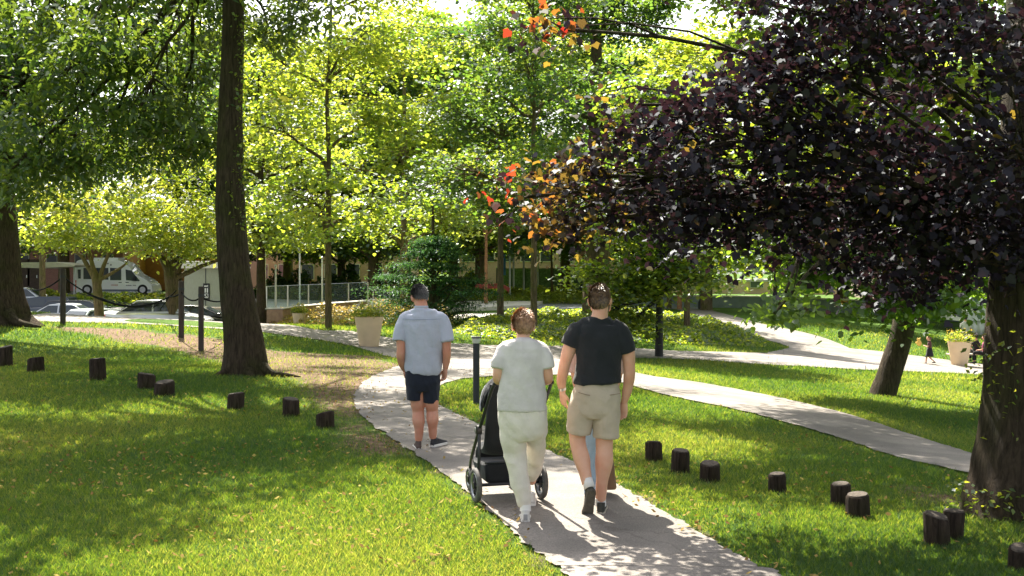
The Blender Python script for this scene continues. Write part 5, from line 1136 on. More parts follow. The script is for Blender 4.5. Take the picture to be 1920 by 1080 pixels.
def hairmat(name, c, c2):
    m, t, b = nodes_of(name); N = t.nodes.new; L = t.links.new
    tc = N('ShaderNodeTexCoord'); nz = N('ShaderNodeTexNoise'); nz.inputs['Scale'].default_value = 60; nz.inputs['Detail'].default_value = 4; L(tc.outputs['Object'], nz.inputs[0])
    r = N('ShaderNodeValToRGB'); L(nz.outputs[0], r.inputs[0]); r.color_ramp.elements[0].position = .35; r.color_ramp.elements[1].position = .65; r.color_ramp.elements[0].color = (*c, 1); r.color_ramp.elements[1].color = (*c2, 1)
    L(r.outputs[0], b.inputs['Base Color']); b.inputs['Roughness'].default_value = .42; b.inputs['Specular IOR Level'].default_value = .6; return m
def shoe(o, heel, yaw, pitch, ln, mu, ms, hh=.075, roll=0, pivot='heel', accent=None, name='shoe'):
    """a trainer whose sole back end sits at heel; yaw 0 points away from the camera"""
    R = (Matrix.Rotation(yaw, 3, 'Z') @ Matrix.Rotation(pitch, 3, 'X')); h = Vector(heel); T = lambda p: h + R @ Vector(p)
    k = ln / .29
    out = [(-.030, 0), (-.036, .03), (-.034, .10), (-.040, .17), (-.046, .215), (-.040, .265), (-.018, .288), (.012, .288), (.036, .262), (.044, .21), (.038, .15), (.034, .08), (.036, .03), (.030, 0), (0, -.008)]
    mb = MB(); mb.tube([T((0, -.004, .03 * 1)), T((0, .10 * k, .03)), T((0, .2 * k, .028)), T((0, .27 * k, .024)), T((0, .292 * k, .02))], [(.028, .024), (.033, .03), (.038, .028), (.034, .022), (.014, .012)], seg=16, res=3, flat=R @ Vector((1, 0, 0)))
    mb.tube([T((0, .02, .02)), T((0, .03, .055)), T((0, .038, .055 + hh * .5)), T((0, .04, .04 + hh))], [(.032, .040), (.033, .042), (.034, .044), (.036, .046)], seg=16, flat=R @ Vector((1, 0, 0)))
    mb.tube([T((0, .05, .07 + hh * .2)), T((0, .12 * k, .062)), T((0, .2 * k, .045))], [(.028, .03), (.028, .022), (.030, .014)], seg=14, flat=R @ Vector((1, 0, 0)))
    up = link(name, remesh(mb, .006, 3), mu, o)
    s = MB(); n = len(out); s.add([T((x, y * k, 0)) for x, y in out] + [T((x * 1.06, y * k * 1.01, .014)) for x, y in out] + [T((x * 1.0, y * k, .028)) for x, y in out], [tuple(range(n))[::-1], tuple(range(2 * n, 3 * n))] + [(i, (i + 1) % n, n + (i + 1) % n, n + i) for i in range(n)] + [(n + i, n + (i + 1) % n, 2 * n + (i + 1) % n, 2 * n + i) for i in range(n)])
    s.build('sole', ms, up, smooth=True, auto=50)
    if accent:
        a = MB(); a.box(T((0, -.012, .055)), (.016, .005, .022), yaw, pitch); a.build('heel_tab', accent, up, bevel=.004)
    return up
def sock(o, p, r, h, m_): MB().tube([Vector(p), Vector(p) + Vector((0, 0, h))], [r * 1.08, r], seg=16).build('sock', m_, o, smooth=True, auto=50)
SK1 = skinmat('skin_tanned', (.50, .26, .17)); SK2 = skinmat('skin_fair', (.68, .40, .28)); SK3 = skinmat('skin_ruddy', (.58, .29, .20))
XA = (1, 0, 0)
def rootat(px, py): b = hit(px, py); b.z += 0; return b
# ================= man in black t-shirt
b = hit(1122, 963); b.z += .018
o = empty('person', b, 'tall man in black t-shirt and beige shorts walking away on the path', 'person'); P = plane_at(b); s = F / b.y
LZ = lambda px, py, dy=0: Vector(P(px, py, dy))
hc = LZ(1125, 563, .02); HR = Matrix.Rotation(math.radians(-16), 3, 'Z')
m = MB(); head(m, hc, HR, (.080, .098, .122))
m.tube([LZ(1122, 612, -.01), LZ(1123, 600, -.01), LZ(1125, 588, -.005), LZ(1126, 572, .01)], [(.10, .075), (.074, .065), (.064, .062), (.062, .062)], seg=18, res=3, flat=XA)
m.tube([LZ(1122, 606), LZ(1122, 625), LZ(1123, 660), LZ(1122, 700), LZ(1120, 730), LZ(1118, 765)], [(.12, .07), (.185, .10), (.165, .11), (.145, .10), (.165, .11), (.15, .11)], seg=20, res=4, flat=XA)
armL = [LZ(1083, 622, 0), LZ(1069, 650, -.01), LZ(1059, 682, -.01), LZ(1056, 698, 0), LZ(1053, 715, .03), LZ(1055, 736, .06)]
m.tube(armL, [(.062, .06), (.058, .058), (.046, .046), (.045, .043), (.040, .036), (.027, .024)], seg=16, res=5)
hand(m, armL[-1], (.10, .18, -1), (.8, .5, 0), 1, 1.03, .42)
armR = [LZ(1164, 622, 0), LZ(1176, 655, -.02), LZ(1179, 688, -.03), LZ(1179, 705, -.03), LZ(1177, 728, 0), LZ(1171, 755, .03)]
m.tube(armR, [(.062, .06), (.058, .058), (.048, .047), (.047, .045), (.041, .037), (.027, .024)], seg=16, res=5)
hand(m, armR[-1], (-.08, .1, -1), (-.5, -.75, 0), 1, 1.03, .5)
m.tube([LZ(1088, 765), LZ(1084, 800, .02), LZ(1083, 822, .03), LZ(1085, 838, .01), LZ(1090, 858, -.04), LZ(1096, 885, -.10), LZ(1099, 903, -.13)], [(.085, .09), (.078, .08), (.066, .066), (.064, .064), (.067, .066), (.048, .048), (.040, .042)], seg=18, res=5)
m.tube([LZ(1135, 765), LZ(1135, 800, 0), LZ(1133, 824, 0), LZ(1133, 842, -.01), LZ(1132, 865, -.03), LZ(1128, 905, -.02), LZ(1126, 940, -.01)], [(.09, .09), (.083, .083), (.070, .07), (.069, .069), (.072, .070), (.048, .048), (.040, .043)], seg=18, res=5)
link('body', remesh(m, .0052, 5), SK2, o); face_parts(o, hc, HR)
HM1 = hairmat('hair_brown', (.05, .026, .014), (.22, .13, .06))
def line_short(y, x):
    return -.60 if y < -.5 else (-.60 + (y + .5) * 1.5 if y < 0 else (.15 + y * 1.0))
hair(o, hc, HR, (.080, .100, .112), HM1, 3, line_short, 4600, .022, .10, side=(-.9, .25, .1), grow_=1.03)
tuft = MB(); rn = random.Random(5)
for k in range(70):
    p = hc + HR @ Vector((-.045 + rn.gauss(0, .02), .05 + rn.gauss(0, .02), .095 + rn.gauss(0, .008))); d_ = HR @ Vector((-1 + rn.gauss(0, .18), rn.gauss(0, .3), .12 + rn.gauss(0, .35))).normalized(); l = rn.uniform(.03, .06)
    w_ = Vector((0, .003, .003)); i = len(tuft.v); tuft.v += [tuple(p - w_), tuple(p + w_), tuple(p + d_ * l * .6 + w_ * .5 + Vector((0, 0, .006))), tuple(p + d_ * l)]; tuft.f.append((i, i + 1, i + 2, i + 3))
me = bpy.data.meshes.new('quiff'); me.from_pydata(tuft.v, [], tuft.f); link('hair_tuft', me, HM1, o)
sh = MB()
sh.tube([LZ(1123, 594, -.005), LZ(1123, 600, -.005), LZ(1122, 606), LZ(1122, 616), LZ(1122, 632), LZ(1123, 655), LZ(1122, 680), LZ(1121, 700), LZ(1120, 714), LZ(1120, 718)], [(.074, .066), (.105, .078), (.150, .088), (.198, .105), (.200, .124), (.186, .132), (.172, .128), (.176, .130), (.188, .140), (.187, .139)], seg=30, res=3, flat=XA, spow=.9)
sh.tube([LZ(1098, 607), LZ(1086, 620), LZ(1076, 636, -.01), LZ(1071, 648, -.01)], [(.05, .05), (.082, .085), (.084, .078), (.084, .074)], seg=18, res=3)
sh.tube([LZ(1147, 607), LZ(1159, 621), LZ(1170, 642, -.02), LZ(1175, 660, -.02)], [(.05, .05), (.082, .085), (.080, .076), (.073, .070)], seg=18, res=3)
M_BT = cloth('cotton_black', (.022, .024, .028)); link('t_shirt', remesh(sh, .008, 4, (.013, 5, 2.6), 2), M_BT, o)
MB().tube([LZ(1123, 594, -.003) + Vector((.068 * math.cos(a), .060 * math.sin(a), .008 * math.sin(a))) for a in [i * math.pi / 12 for i in range(25)]], .007, seg=6, cap=False).build('collar', M_BT, o, smooth=True)
st = MB()
st.tube([LZ(1120, 708), LZ(1119, 722), LZ(1118, 745), LZ(1115, 768), LZ(1114, 782)], [(.150, .100), (.170, .118), (.196, .138), (.200, .135), (.17, .11)], seg=28, res=3, flat=XA, spow=.9)
st.tube([LZ(1096, 745, 0), LZ(1090, 775, .01), LZ(1085, 812, .025)], [(.105, .12), (.108, .115), (.093, .10)], seg=20, res=3, flat=XA)
st.tube([LZ(1136, 745, 0), LZ(1137, 778, 0), LZ(1136, 820, 0)], [(.108, .125), (.108, .118), (.099, .105)], seg=20, res=3, flat=XA)
M_SHO = cloth('chino_beige', (.50, .42, .33)); so = link('shorts', remesh(st, .008, 3, (.010, 6, 4), 7), M_SHO, o)
for a_, c_ in (((1083, 733), (1104, 738)), ((1139, 738), (1160, 734))):
    MB().tube([LZ(a_[0], a_[1], -.118), LZ((a_[0] + c_[0]) / 2, (a_[1] + c_[1]) / 2, -.142), LZ(c_[0], c_[1], -.135)], .003, seg=6).build('pocket_seam', mat('seam_brown', (.25, .19, .14), .9, .1), so)
MB().tube([LZ(1121, 716) + Vector((.176 * math.cos(a), .124 * math.sin(a), 0)) for a in [math.pi * (i / 12) for i in range(25)]], (.006), seg=6, cap=False).build('belt', mat('leather_brown', (.10, .05, .03), .5, .2), o, smooth=True)
W0 = LZ(1054, 727, .045); MB().tube([W0, W0 + Vector((.004, .01, -.02))], [(.033, .030)] * 2, seg=18).build('watch', M_ALU, o, smooth=True, auto=50)
M_SHU = mat('shoe_dark_olive', (.045, .045, .035), .8, .3, 40); M_SOLE = mat('sole_beige', (.45, .40, .32), .7, .1); M_SOLED = mat('sole_dark', (.09, .08, .06), .8, .3, 30)
shoe(o, LZ(1125, 962.5, -.07), math.radians(-8), 0, .295, M_SHU, M_SOLE, .055)
shoe(o, LZ(1107, 912, -.20) , math.radians(14), math.radians(-62), .29, M_SHU, M_SOLED, .05)
sock(o, LZ(1126, 948, -.01), .042, .06, mat('sock_white', (.75, .73, .7), .9, .05)); MB().tube([LZ(1099, 893, -.12), LZ(1103, 908, -.15)], [.042, .044], seg=16).build('sock', MATS['sock_white'], o, smooth=True)
# ================= woman pushing the pram
b = hit(984, 979); b.z += .018
o = empty('person', b, 'short haired woman in pale grey t-shirt and cream trousers pushing the stroller', 'person'); P = plane_at(b)
LZ = lambda px, py, dy=0: Vector(P(px, py, dy))
hc = LZ(981, 610, .05); HR = Matrix.Rotation(math.radians(4), 3, 'Z') @ Matrix.Rotation(math.radians(-8), 3, 'X')
m = MB(); head(m, hc, HR, (.074, .092, .108))
m.tube([LZ(981, 652, .0), LZ(981, 642, .005), LZ(981, 632, .02), LZ(981, 618, .04)], [(.09, .07), (.060, .056), (.052, .054), (.052, .054)], seg=18, res=3, flat=XA)
m.tube([LZ(981, 648), LZ(981, 665), LZ(980, 700), LZ(979, 735), LZ(979, 775), LZ(980, 800)], [(.10, .06), (.165, .09), (.15, .11), (.14, .11), (.16, .12), (.13, .10)], seg=20, res=4, flat=XA)
aL = [LZ(947, 656, .0), LZ(938, 680, -.02), LZ(934, 703, -.03), LZ(934, 712, .02), LZ(938, 716, .14), LZ(943, 718, .25)]
m.tube(aL, [(.052, .052), (.047, .047), (.041, .041), (.040, .040), (.034, .034), (.024, .022)], seg=16, res=5); hand(m, aL[-1], (.35, .8, -.25), (.2, -.1, -1), 1, .93, .75)
aR = [LZ(1014, 656, .0), LZ(1022, 680, -.02), LZ(1027, 704, -.03), LZ(1026, 713, .02), LZ(1020, 716, .14), LZ(1014, 718, .25)]
m.tube(aR, [(.052, .052), (.047, .047), (.041, .041), (.040, .040), (.034, .034), (.024, .022)], seg=16, res=5); hand(m, aR[-1], (-.35, .8, -.25), (-.2, -.1, -1), -1, .93, .75)
m.tube([LZ(963, 790), LZ(969, 850, .02), LZ(984, 940, .0), LZ(985, 958, -.01)], [(.08, .08), (.055, .06), (.037, .038), (.034, .038)], seg=16, res=4)
m.tube([LZ(1003, 790, .04), LZ(1003, 850, .3), LZ(1000, 915, .48), LZ(999, 925, .52)], [(.08, .08), (.055, .06), (.037, .038), (.034, .038)], seg=16, res=4)
link('body', remesh(m, .0052, 5), SK2, o); face_parts(o, hc, HR)
HM2 = hairmat('hair_light_brown', (.22, .11, .055), (.50, .28, .15))
hair(o, hc, HR, (.078, .096, .106), HM2, 9, lambda y, x: -.60 if y < -.4 else (-.60 + (y + .4) * 1.6 if y < 0 else (.04 + y * 1.1)), 5200, .030, .06, width=.0036, grow_=1.03)
sh = MB()
sh.tube([LZ(981, 637, .01), LZ(981, 641, .005), LZ(981, 646), LZ(981, 656), LZ(981, 675), LZ(980, 700), LZ(979, 725), LZ(979, 750), LZ(979, 768)], [(.062, .058), (.105, .072), (.150, .085), (.182, .102), (.180, .12), (.172, .128), (.176, .132), (.188, .138), (.192, .138)], seg=30, res=3, flat=XA, spow=.9)
sh.tube([LZ(962, 647), LZ(948, 658), LZ(939, 674, -.02), LZ(935, 690, -.03)], [(.04, .045), (.060, .066), (.060, .060), (.060, .056)], seg=18, res=3)
sh.tube([LZ(1000, 647), LZ(1013, 658), LZ(1022, 674, -.02), LZ(1026, 690, -.03)], [(.04, .045), (.060, .066), (.060, .060), (.060, .056)], seg=18, res=3)
M_GT = cloth('cotton_pale_grey', (.60, .56, .55)); link('t_shirt', remesh(sh, .008, 4, (.013, 5, 3), 12), M_GT, o)
MB().tube([LZ(981, 637, .01) + Vector((.060 * math.cos(a), .056 * math.sin(a), .006 * math.sin(a))) for a in [i * math.pi / 12 for i in range(25)]], .007, seg=6, cap=False).build('collar', M_GT, o, smooth=True)
tr_ = MB()
tr_.tube([LZ(979, 755), LZ(979, 770), LZ(980, 790), LZ(981, 812), LZ(982, 824)], [(.180, .125), (.186, .132), (.184, .138), (.165, .13), (.12, .1)], seg=28, res=3, flat=XA, spow=.92)
tr_.tube([LZ(962, 785), LZ(963, 820, .01), LZ(966, 856, .02), LZ(973, 895, .0), LZ(981, 930, -.01), LZ(984, 948, -.01)], [(.105, .115), (.098, .11), (.082, .088), (.072, .074), (.060, .062), (.050, .054)], seg=20, res=4, flat=XA)
tr_.tube([LZ(1002, 785, .02), LZ(1004, 820, .12), LZ(1004, 856, .27), LZ(1002, 890, .40), LZ(1000, 915, .50)], [(.095, .11), (.090, .10), (.078, .082), (.066, .07), (.050, .055)], seg=20, res=4, flat=XA)
link('trousers', remesh(tr_, .008, 3, (.013, 5, 4), 21), cloth('linen_cream', (.70, .645, .57)), o)
M_WSH = mat('shoe_white', (.62, .60, .57), .7, .12, 30); M_WSO = mat('sole_white', (.72, .70, .66), .6, .06); M_ACC = mat('shoe_grey', (.25, .25, .25), .7, .2)
shoe(o, LZ(985, 978.5, -.08), math.radians(0), 0, .26, M_WSH, M_WSO, .06, accent=M_ACC)
bb = LZ(999, 935, .50); bb.z = .0; shoe(o, bb, math.radians(0), 0, .26, M_WSH, M_WSO, .06)
sock(o, LZ(985, 956, -.03), .040, .05, MATS['sock_white'])
# ================= man in blue shirt
b = hit(797, 843); b.z += .018
o = empty('person', b, 'older man in light blue short sleeved shirt and navy shorts walking ahead on the left', 'person'); P = plane_at(b)
LZ = lambda px, py, dy=0: Vector(P(px, py, dy))
hc = LZ(786, 557, .05); HR = Matrix.Rotation(math.radians(22), 3, 'Z') @ Matrix.Rotation(math.radians(-18), 3, 'X')
m = MB(); head(m, hc, HR, (.080, .098, .122))
m.tube([LZ(792, 590, -.01), LZ(791, 580, -.005), LZ(790, 572, .01), LZ(788, 563, .03)], [(.09, .075), (.072, .066), (.066, .066), (.062, .062)], seg=18, res=3, flat=XA)
m.tube([LZ(792, 588), LZ(792, 600), LZ(793, 640), LZ(793, 680), LZ(792, 715)], [(.11, .07), (.19, .10), (.18, .12), (.17, .12), (.16, .12)], seg=20, res=4, flat=XA)
aL = [LZ(759, 600), LZ(753, 630, -.03), LZ(753, 655, -.05), LZ(752, 666, -.05), LZ(753, 680, .0), LZ(757, 694, .06)]
m.tube(aL, [(.058, .058), (.054, .054), (.048, .048), (.047, .045), (.042, .038), (.028, .026)], seg=16, res=5); hand(m, aL[-1], (.15, .4, -1), (1, 0, 0), 1, 1, .6)
aR = [LZ(829, 600), LZ(836, 630, -.03), LZ(838, 652, -.04), LZ(838, 663, -.04), LZ(837, 676, -.01), LZ(835, 692, .01)]
m.tube(aR, [(.058, .058), (.054, .054), (.047, .047), (.046, .045), (.041, .038), (.028, .026)], seg=16, res=5); hand(m, aR[-1], (-.12, .05, -1), (-.6, -.5, 0), 1, 1, .5)
m.tube([LZ(782, 730), LZ(783, 755), LZ(784, 772, .01), LZ(785, 788, -.02), LZ(786, 805, -.02), LZ(785, 826, -.01)], [(.09, .09), (.078, .08), (.064, .066), (.068, .068), (.050, .05), (.040, .044)], seg=18, res=5)
m.tube([LZ(808, 730), LZ(809, 755), LZ(810, 770, .03), LZ(811, 786, .0), LZ(811, 802, .02), LZ(811, 822, .06)], [(.09, .09), (.078, .08), (.064, .066), (.068, .068), (.050, .05), (.040, .044)], seg=18, res=5)
link('body', remesh(m, .0055, 5), SK3, o); face_parts(o, hc, HR)
hair(o, hc, HR, (.081, .100, .112), hairmat('hair_grey', (.035, .032, .032), (.14, .13, .13)), 14, lambda y, x: -.42 if y < -.45 else (-.42 + (y + .45) * 1.25 if y < 0 else (.14 + y * 1.0)), 3600, .022, .4)
sh = MB()
sh.tube([LZ(791, 579, .0), LZ(791, 583), LZ(792, 588), LZ(792, 597), LZ(793, 615), LZ(794, 645), LZ(794, 675), LZ(793, 690), LZ(792, 700)], [(.085, .075), (.125, .082), (.170, .095), (.212, .11), (.215, .135), (.210, .145), (.200, .145), (.196, .145), (.178, .14)], seg=30, res=3, flat=XA, spow=.9)
sh.tube([LZ(773, 589), LZ(760, 600), LZ(753, 620, -.02), LZ(750, 639, -.04)], [(.045, .045), (.068, .074), (.072, .072), (.078, .072)], seg=18, res=3)
sh.tube([LZ(812, 589), LZ(827, 600), LZ(835, 620, -.02), LZ(839, 640, -.04)], [(.045, .045), (.068, .074), (.071, .072), (.074, .070)], seg=18, res=3)
M_BS = cloth('shirt_blue_stripe', (.33, .37, .50), stripes=(28, (.52, .53, .60))); shm = remesh(sh, .008, 4, (.013, 6, 2.2), 31)
link('shirt', shm, M_BS, o)
MB().tube([LZ(790, 576, .0) + Vector((.070 * math.cos(a), .064 * math.sin(a), .0)) for a in [i * math.pi / 12 for i in range(25)]], [(.018, .008)] * 25, seg=8, cap=False, flat=(0, 0, 1)).build('collar', M_BS, o, smooth=True)
MB().tube([LZ(757, 597, -.108), LZ(775, 598, -.122), LZ(793, 598, -.128), LZ(811, 598, -.122), LZ(829, 597, -.108)], .003, seg=6).build('yoke_seam', mat('seam_blue', (.28, .33, .45), .9, .1), o)
st = MB()
st.tube([LZ(792, 688), LZ(792, 700), LZ(793, 718), LZ(794, 732)], [(.178, .13), (.185, .135), (.19, .14), (.16, .12)], seg=28, res=3, flat=XA, spow=.9)
st.tube([LZ(779, 712), LZ(778, 730), LZ(778, 750)], [(.098, .125), (.095, .115), (.087, .105)], seg=20, res=3, flat=XA)
st.tube([LZ(808, 712), LZ(808, 730, .01), LZ(807, 754, .02)], [(.098, .125), (.095, .115), (.088, .105)], seg=20, res=3, flat=XA)
link('shorts', remesh(st, .008, 3, (.005, 8, 5), 41), cloth('shorts_navy', (.018, .022, .035)), o)
M_BRS = mat('shoe_brown_grey', (.10, .07, .06), .8, .3, 40)
shoe(o, LZ(786, 843, -.06), math.radians(10), 0, .29, M_BRS, M_WSO, .05); bb = LZ(810, 838, .03); bb.z = 0; shoe(o, bb, math.radians(-28), 0, .29, mat('shoe_black', (.03, .03, .035), .8, .3, 40), M_WSO, .05)
# ================= person hidden in front of the man in black
b = at(1117, 9.66); b.z += .018
o = empty('person', b, 'person in pink top and light blue jeans mostly hidden behind the man in black t-shirt', 'person'); P = plane_at(b)
LZ = lambda px, py, dy=0: Vector(P(px, py, dy))
hc = LZ(1127, 574, .02); HR = Matrix.Identity(3)
m = MB(); head(m, hc, HR, (.066, .088, .104))
m.tube([LZ(1119, 626), LZ(1119, 616), LZ(1126, 592)], [(.08, .06), (.054, .054), (.05, .052)], seg=16, res=3, flat=XA)
m.tube([LZ(1119, 620), LZ(1119, 636), LZ(1119, 680), LZ(1118, 710), LZ(1118, 760)], [(.09, .06), (.16, .09), (.14, .10), (.13, .10), (.15, .11)], seg=20, res=3, flat=XA)
aL = [LZ(1084, 635), LZ(1078, 665, .0), LZ(1077, 690, .0), LZ(1080, 715, .05), LZ(1084, 738, .08)]; m.tube(aL, [(.045, .045), (.042, .042), (.036, .036), (.032, .03), (.023, .022)], seg=14, res=4); hand(m, aL[-1], (.1, .2, -1), (1, 0, 0), 1, .9, .5)
aR = [LZ(1154, 635), LZ(1160, 665, .0), LZ(1161, 692, .0), LZ(1156, 718, .0), LZ(1148, 742, .0)]; m.tube(aR, [(.045, .045), (.042, .042), (.036, .036), (.032, .03), (.023, .022)], seg=14, res=4); hand(m, aR[-1], (-.1, 0, -1), (-1, 0, 0), 1, .9, 1.0)
link('body', remesh(m, .0065, 4), SK2, o); face_parts(o, hc, HR)
hair(o, hc, HR, (.068, .090, .102), HM1, 19, lambda y, x: -.5 if y < -.1 else (-.2 + y * 1.3), 1600, .02, .1)
sh = MB(); sh.tube([LZ(1119, 619), LZ(1119, 628), LZ(1119, 645), LZ(1119, 680), LZ(1118, 715), LZ(1118, 735)], [(.08, .06), (.15, .08), (.175, .11), (.16, .12), (.165, .12), (.17, .125)], seg=26, res=3, flat=XA)
sh.tube([LZ(1100, 630), LZ(1085, 640), LZ(1078, 670), LZ(1077, 698)], [(.05, .05), (.065, .065), (.056, .056), (.052, .05)], seg=16, res=3); sh.tube([LZ(1138, 630), LZ(1153, 640), LZ(1160, 670), LZ(1161, 700)], [(.05, .05), (.065, .065), (.056, .056), (.052, .05)], seg=16, res=3)
link('blouse', remesh(sh, .009, 3, (.006, 7, 4), 51), cloth('blouse_pink', (.55, .38, .34)), o)
j = MB(); j.tube([LZ(1118, 725), LZ(1118, 760), LZ(1117, 790)], [(.15, .11), (.175, .13), (.15, .11)], seg=24, res=3, flat=XA)
j.tube([LZ(1106, 770), LZ(1106, 830, .0), LZ(1107, 880, .0), LZ(1108, 925, -.06)], [(.09, .10), (.075, .08), (.066, .07), (.058, .06)], seg=18, res=4, flat=XA)
j.tube([LZ(1128, 770), LZ(1130, 830, .12), LZ(1131, 880, .24), LZ(1131, 905, .32)], [(.09, .10), (.075, .08), (.066, .07), (.058, .06)], seg=18, res=4, flat=XA)
link('jeans', remesh(j, .008, 3, (.006, 9, 6), 61), cloth('denim_light', (.30, .42, .55)), o)
M_GSH = mat('shoe_grey_blue', (.28, .32, .36), .8, .15); g_ = LZ(1107, 945, -.12); g_.z = .0; shoe(o, g_, 0, 0, .25, M_GSH, M_WSO, .05); g_ = LZ(1131, 930, .28); g_.z = 0; shoe(o, g_, 0, 0, .25, M_GSH, M_WSO, .05)
# brown bag carried low
bgp = at(1141, 9.78); bgp.z += .03
o = empty('bag', bgp, 'brown bag hanging low beside the right calf of the man in black', 'bag')
mb = MB(); mb.tube([(.0, 0, .05), (.0, 0, .07), (0, 0, .22), (0, 0, .34)], [(.058, .11), (.066, .12), (.05, .11), (.028, .08)], seg=20, res=4, flat=XA, spow=.7); mb.build('pouch', mat('leather_tan', (.16, .085, .045), .6, .2, 10), o, smooth=True, auto=60)
for dy in (-.04, .04): MB().tube([(-.0, dy, .33), (-.005, dy, .5), (.01, 0, .66)], .006, seg=6, res=4).build('strap', MATS['leather_tan'], o, smooth=True)
# ================= stroller
b = hit(954, 944); b.z += .018
o = empty('stroller', b, 'black pushchair with hood and large rear wheels pushed by the woman in pale grey', 'stroller', None, math.radians(17))
M_FR = mat('stroller_frame', (.035, .037, .042), .35, .1, metal=.5); M_FB = cloth('stroller_fabric', (.016, .018, .022)); M_PL = mat('plastic_black', (.02, .02, .022), .45, .1)
M_TG = mat('tyre_grey', (.10, .095, .09), .8, .2, 60); M_SIL = mat('rim_silver', (.35, .36, .38), .35, .1, metal=.7)
def wheel(x, y, r, w_, yaw=0):
    rim = MB(); pts = [Vector((x, y + r * math.cos(a), r + r * math.sin(a))) for a in [i * math.pi / 18 for i in range(37)]]
    t_ = MB(); rr = r - w_ / 2; pt = [Vector((x, y + rr * math.cos(a), r + rr * math.sin(a))) for a in [i * math.pi / 18 for i in range(37)]]
    t_.tube(pt, [(w_ / 2, w_ / 2)] * 37, seg=10, cap=False, flat=XA); wh = t_.build('wheel', M_TG, o, smooth=True)
    r2 = r - w_; rim.tube([Vector((x, y + r2 * math.cos(a), r + r2 * math.sin(a))) for a in [i * math.pi / 18 for i in range(37)]], [(w_ * .42, .008)] * 37, seg=8, cap=False, flat=XA); rim.build('rim', M_SIL, wh, smooth=True)
    sp = MB()
    for k in range(6):
        a = k * math.pi / 3; sp.tube([Vector((x, y, r)), Vector((x, y + r2 * math.cos(a), r + r2 * math.sin(a)))], [.012, .007], seg=6)
    sp.tube([(x - .025, y, r), (x + .025, y, r)], .03, seg=14); sp.build('hub', M_PL, wh, smooth=True, auto=50)
wheel(-.285, 0, .145, .045); wheel(.285, 0, .145, .045); wheel(-.19, .55, .10, .038); wheel(.19, .55, .10, .038)
MB().tube([(-.27, 0, .145), (.27, 0, .145)], .014, seg=10).build('rear_axle', M_FR, o, smooth=True)
for sx in (-1, 1):
    MB().tube([(sx * .24, -.40, 1.02), (sx * .245, -.30, .93), (sx * .25, .02, .60), (sx * .22, .34, .36), (sx * .19, .53, .22), (sx * .19, .55, .12)], .014, seg=10, res=4).build('side_tube', M_FR, o, smooth=True)
    MB().tube([(sx * .25, .02, .62), (sx * .265, -.03, .40), (sx * .265, 0, .16)], .014, seg=10, res=4).build('rear_leg', M_FR, o, smooth=True)
    MB().tube([(sx * .235, .02, .60), (sx * .275, .02, .60)], .04, seg=16).build('hinge', M_PL, o, smooth=True, auto=50)
    MB().tube([(sx * .285, .02, .60), (sx * .288, .02, .60)], .022, seg=14).build('hinge_cap', M_SIL, o, smooth=True, auto=50)
MB().tube([(-.24, -.40, 1.02), (-.20, -.425, 1.03), (.20, -.425, 1.03), (.24, -.40, 1.02)], .017, seg=10, res=3).build('handlebar', M_FB, o, smooth=True)
mb = MB(); mb.tube([(0, -.02, .98), (0, .02, .82), (0, .06, .60), (0, .12, .44), (0, .26, .40), (0, .40, .40), (0, .52, .26)], [(.17, .035), (.185, .045), (.19, .05), (.19, .06), (.185, .05), (.17, .045), (.15, .025)], seg=22, res=5, flat=XA, spow=.75); mb.build('seat', M_FB, o, smooth=True, auto=60)
mb = MB()
NA, NB = 9, 14
for i in range(NA + 1):
    a = math.radians(-25 + 125 * i / NA)
    for k in range(NB + 1):
        t = math.pi * k / NB; g = 1 + .025 * math.cos(i * math.pi * 1.0)
        mb.v.append((.21 * math.cos(t) * g, .10 + math.sin(a) * .30 * math.sin(t) * g, .74 + (.26 * math.cos(a) + .05) * math.sin(t) * g))
mb.f = [(i * (NB + 1) + k, i * (NB + 1) + k + 1, (i + 1) * (NB + 1) + k + 1, (i + 1) * (NB + 1) + k) for i in range(NA) for k in range(NB)]
ho = mb.build('hood', M_FB, o, smooth=False); ho.modifiers.new('t', 'SOLIDIFY').thickness = .006
for a_ in (-22, 40): MB().tube([(.212 * math.cos(t), .10 + math.sin(math.radians(a_)) * .30 * math.sin(t), .745 + (.26 * math.cos(math.radians(a_)) + .05) * math.sin(t)) for t in [math.pi * i / 14 for i in range(15)]], .006, seg=6).build('hood_rib', M_SIL if a_ > 0 else M_FR, ho, smooth=True)
mb = MB(); mb.add([(-.22, -.04, .33), (.22, -.04, .33), (.20, .46, .30), (-.20, .46, .30), (-.19, .0, .15), (.19, .0, .15), (.17, .42, .15), (-.17, .42, .15)], [(0, 1, 5, 4), (1, 2, 6, 5), (2, 3, 7, 6), (3, 0, 4, 7), (4, 5, 6, 7), (0, 3, 2, 1)]); mb.build('basket', M_FB, o, bevel=.03, smooth=True, auto=40)
MB().tube([(-.22, -.045, .335), (.22, -.045, .335)], .009, seg=8).build('basket_rim', M_FR, o, smooth=True)
MB().tube([(0, .0, .16), (.1, .1, .17)], .01, seg=6).build('brake_bar', M_FR, o, smooth=True)
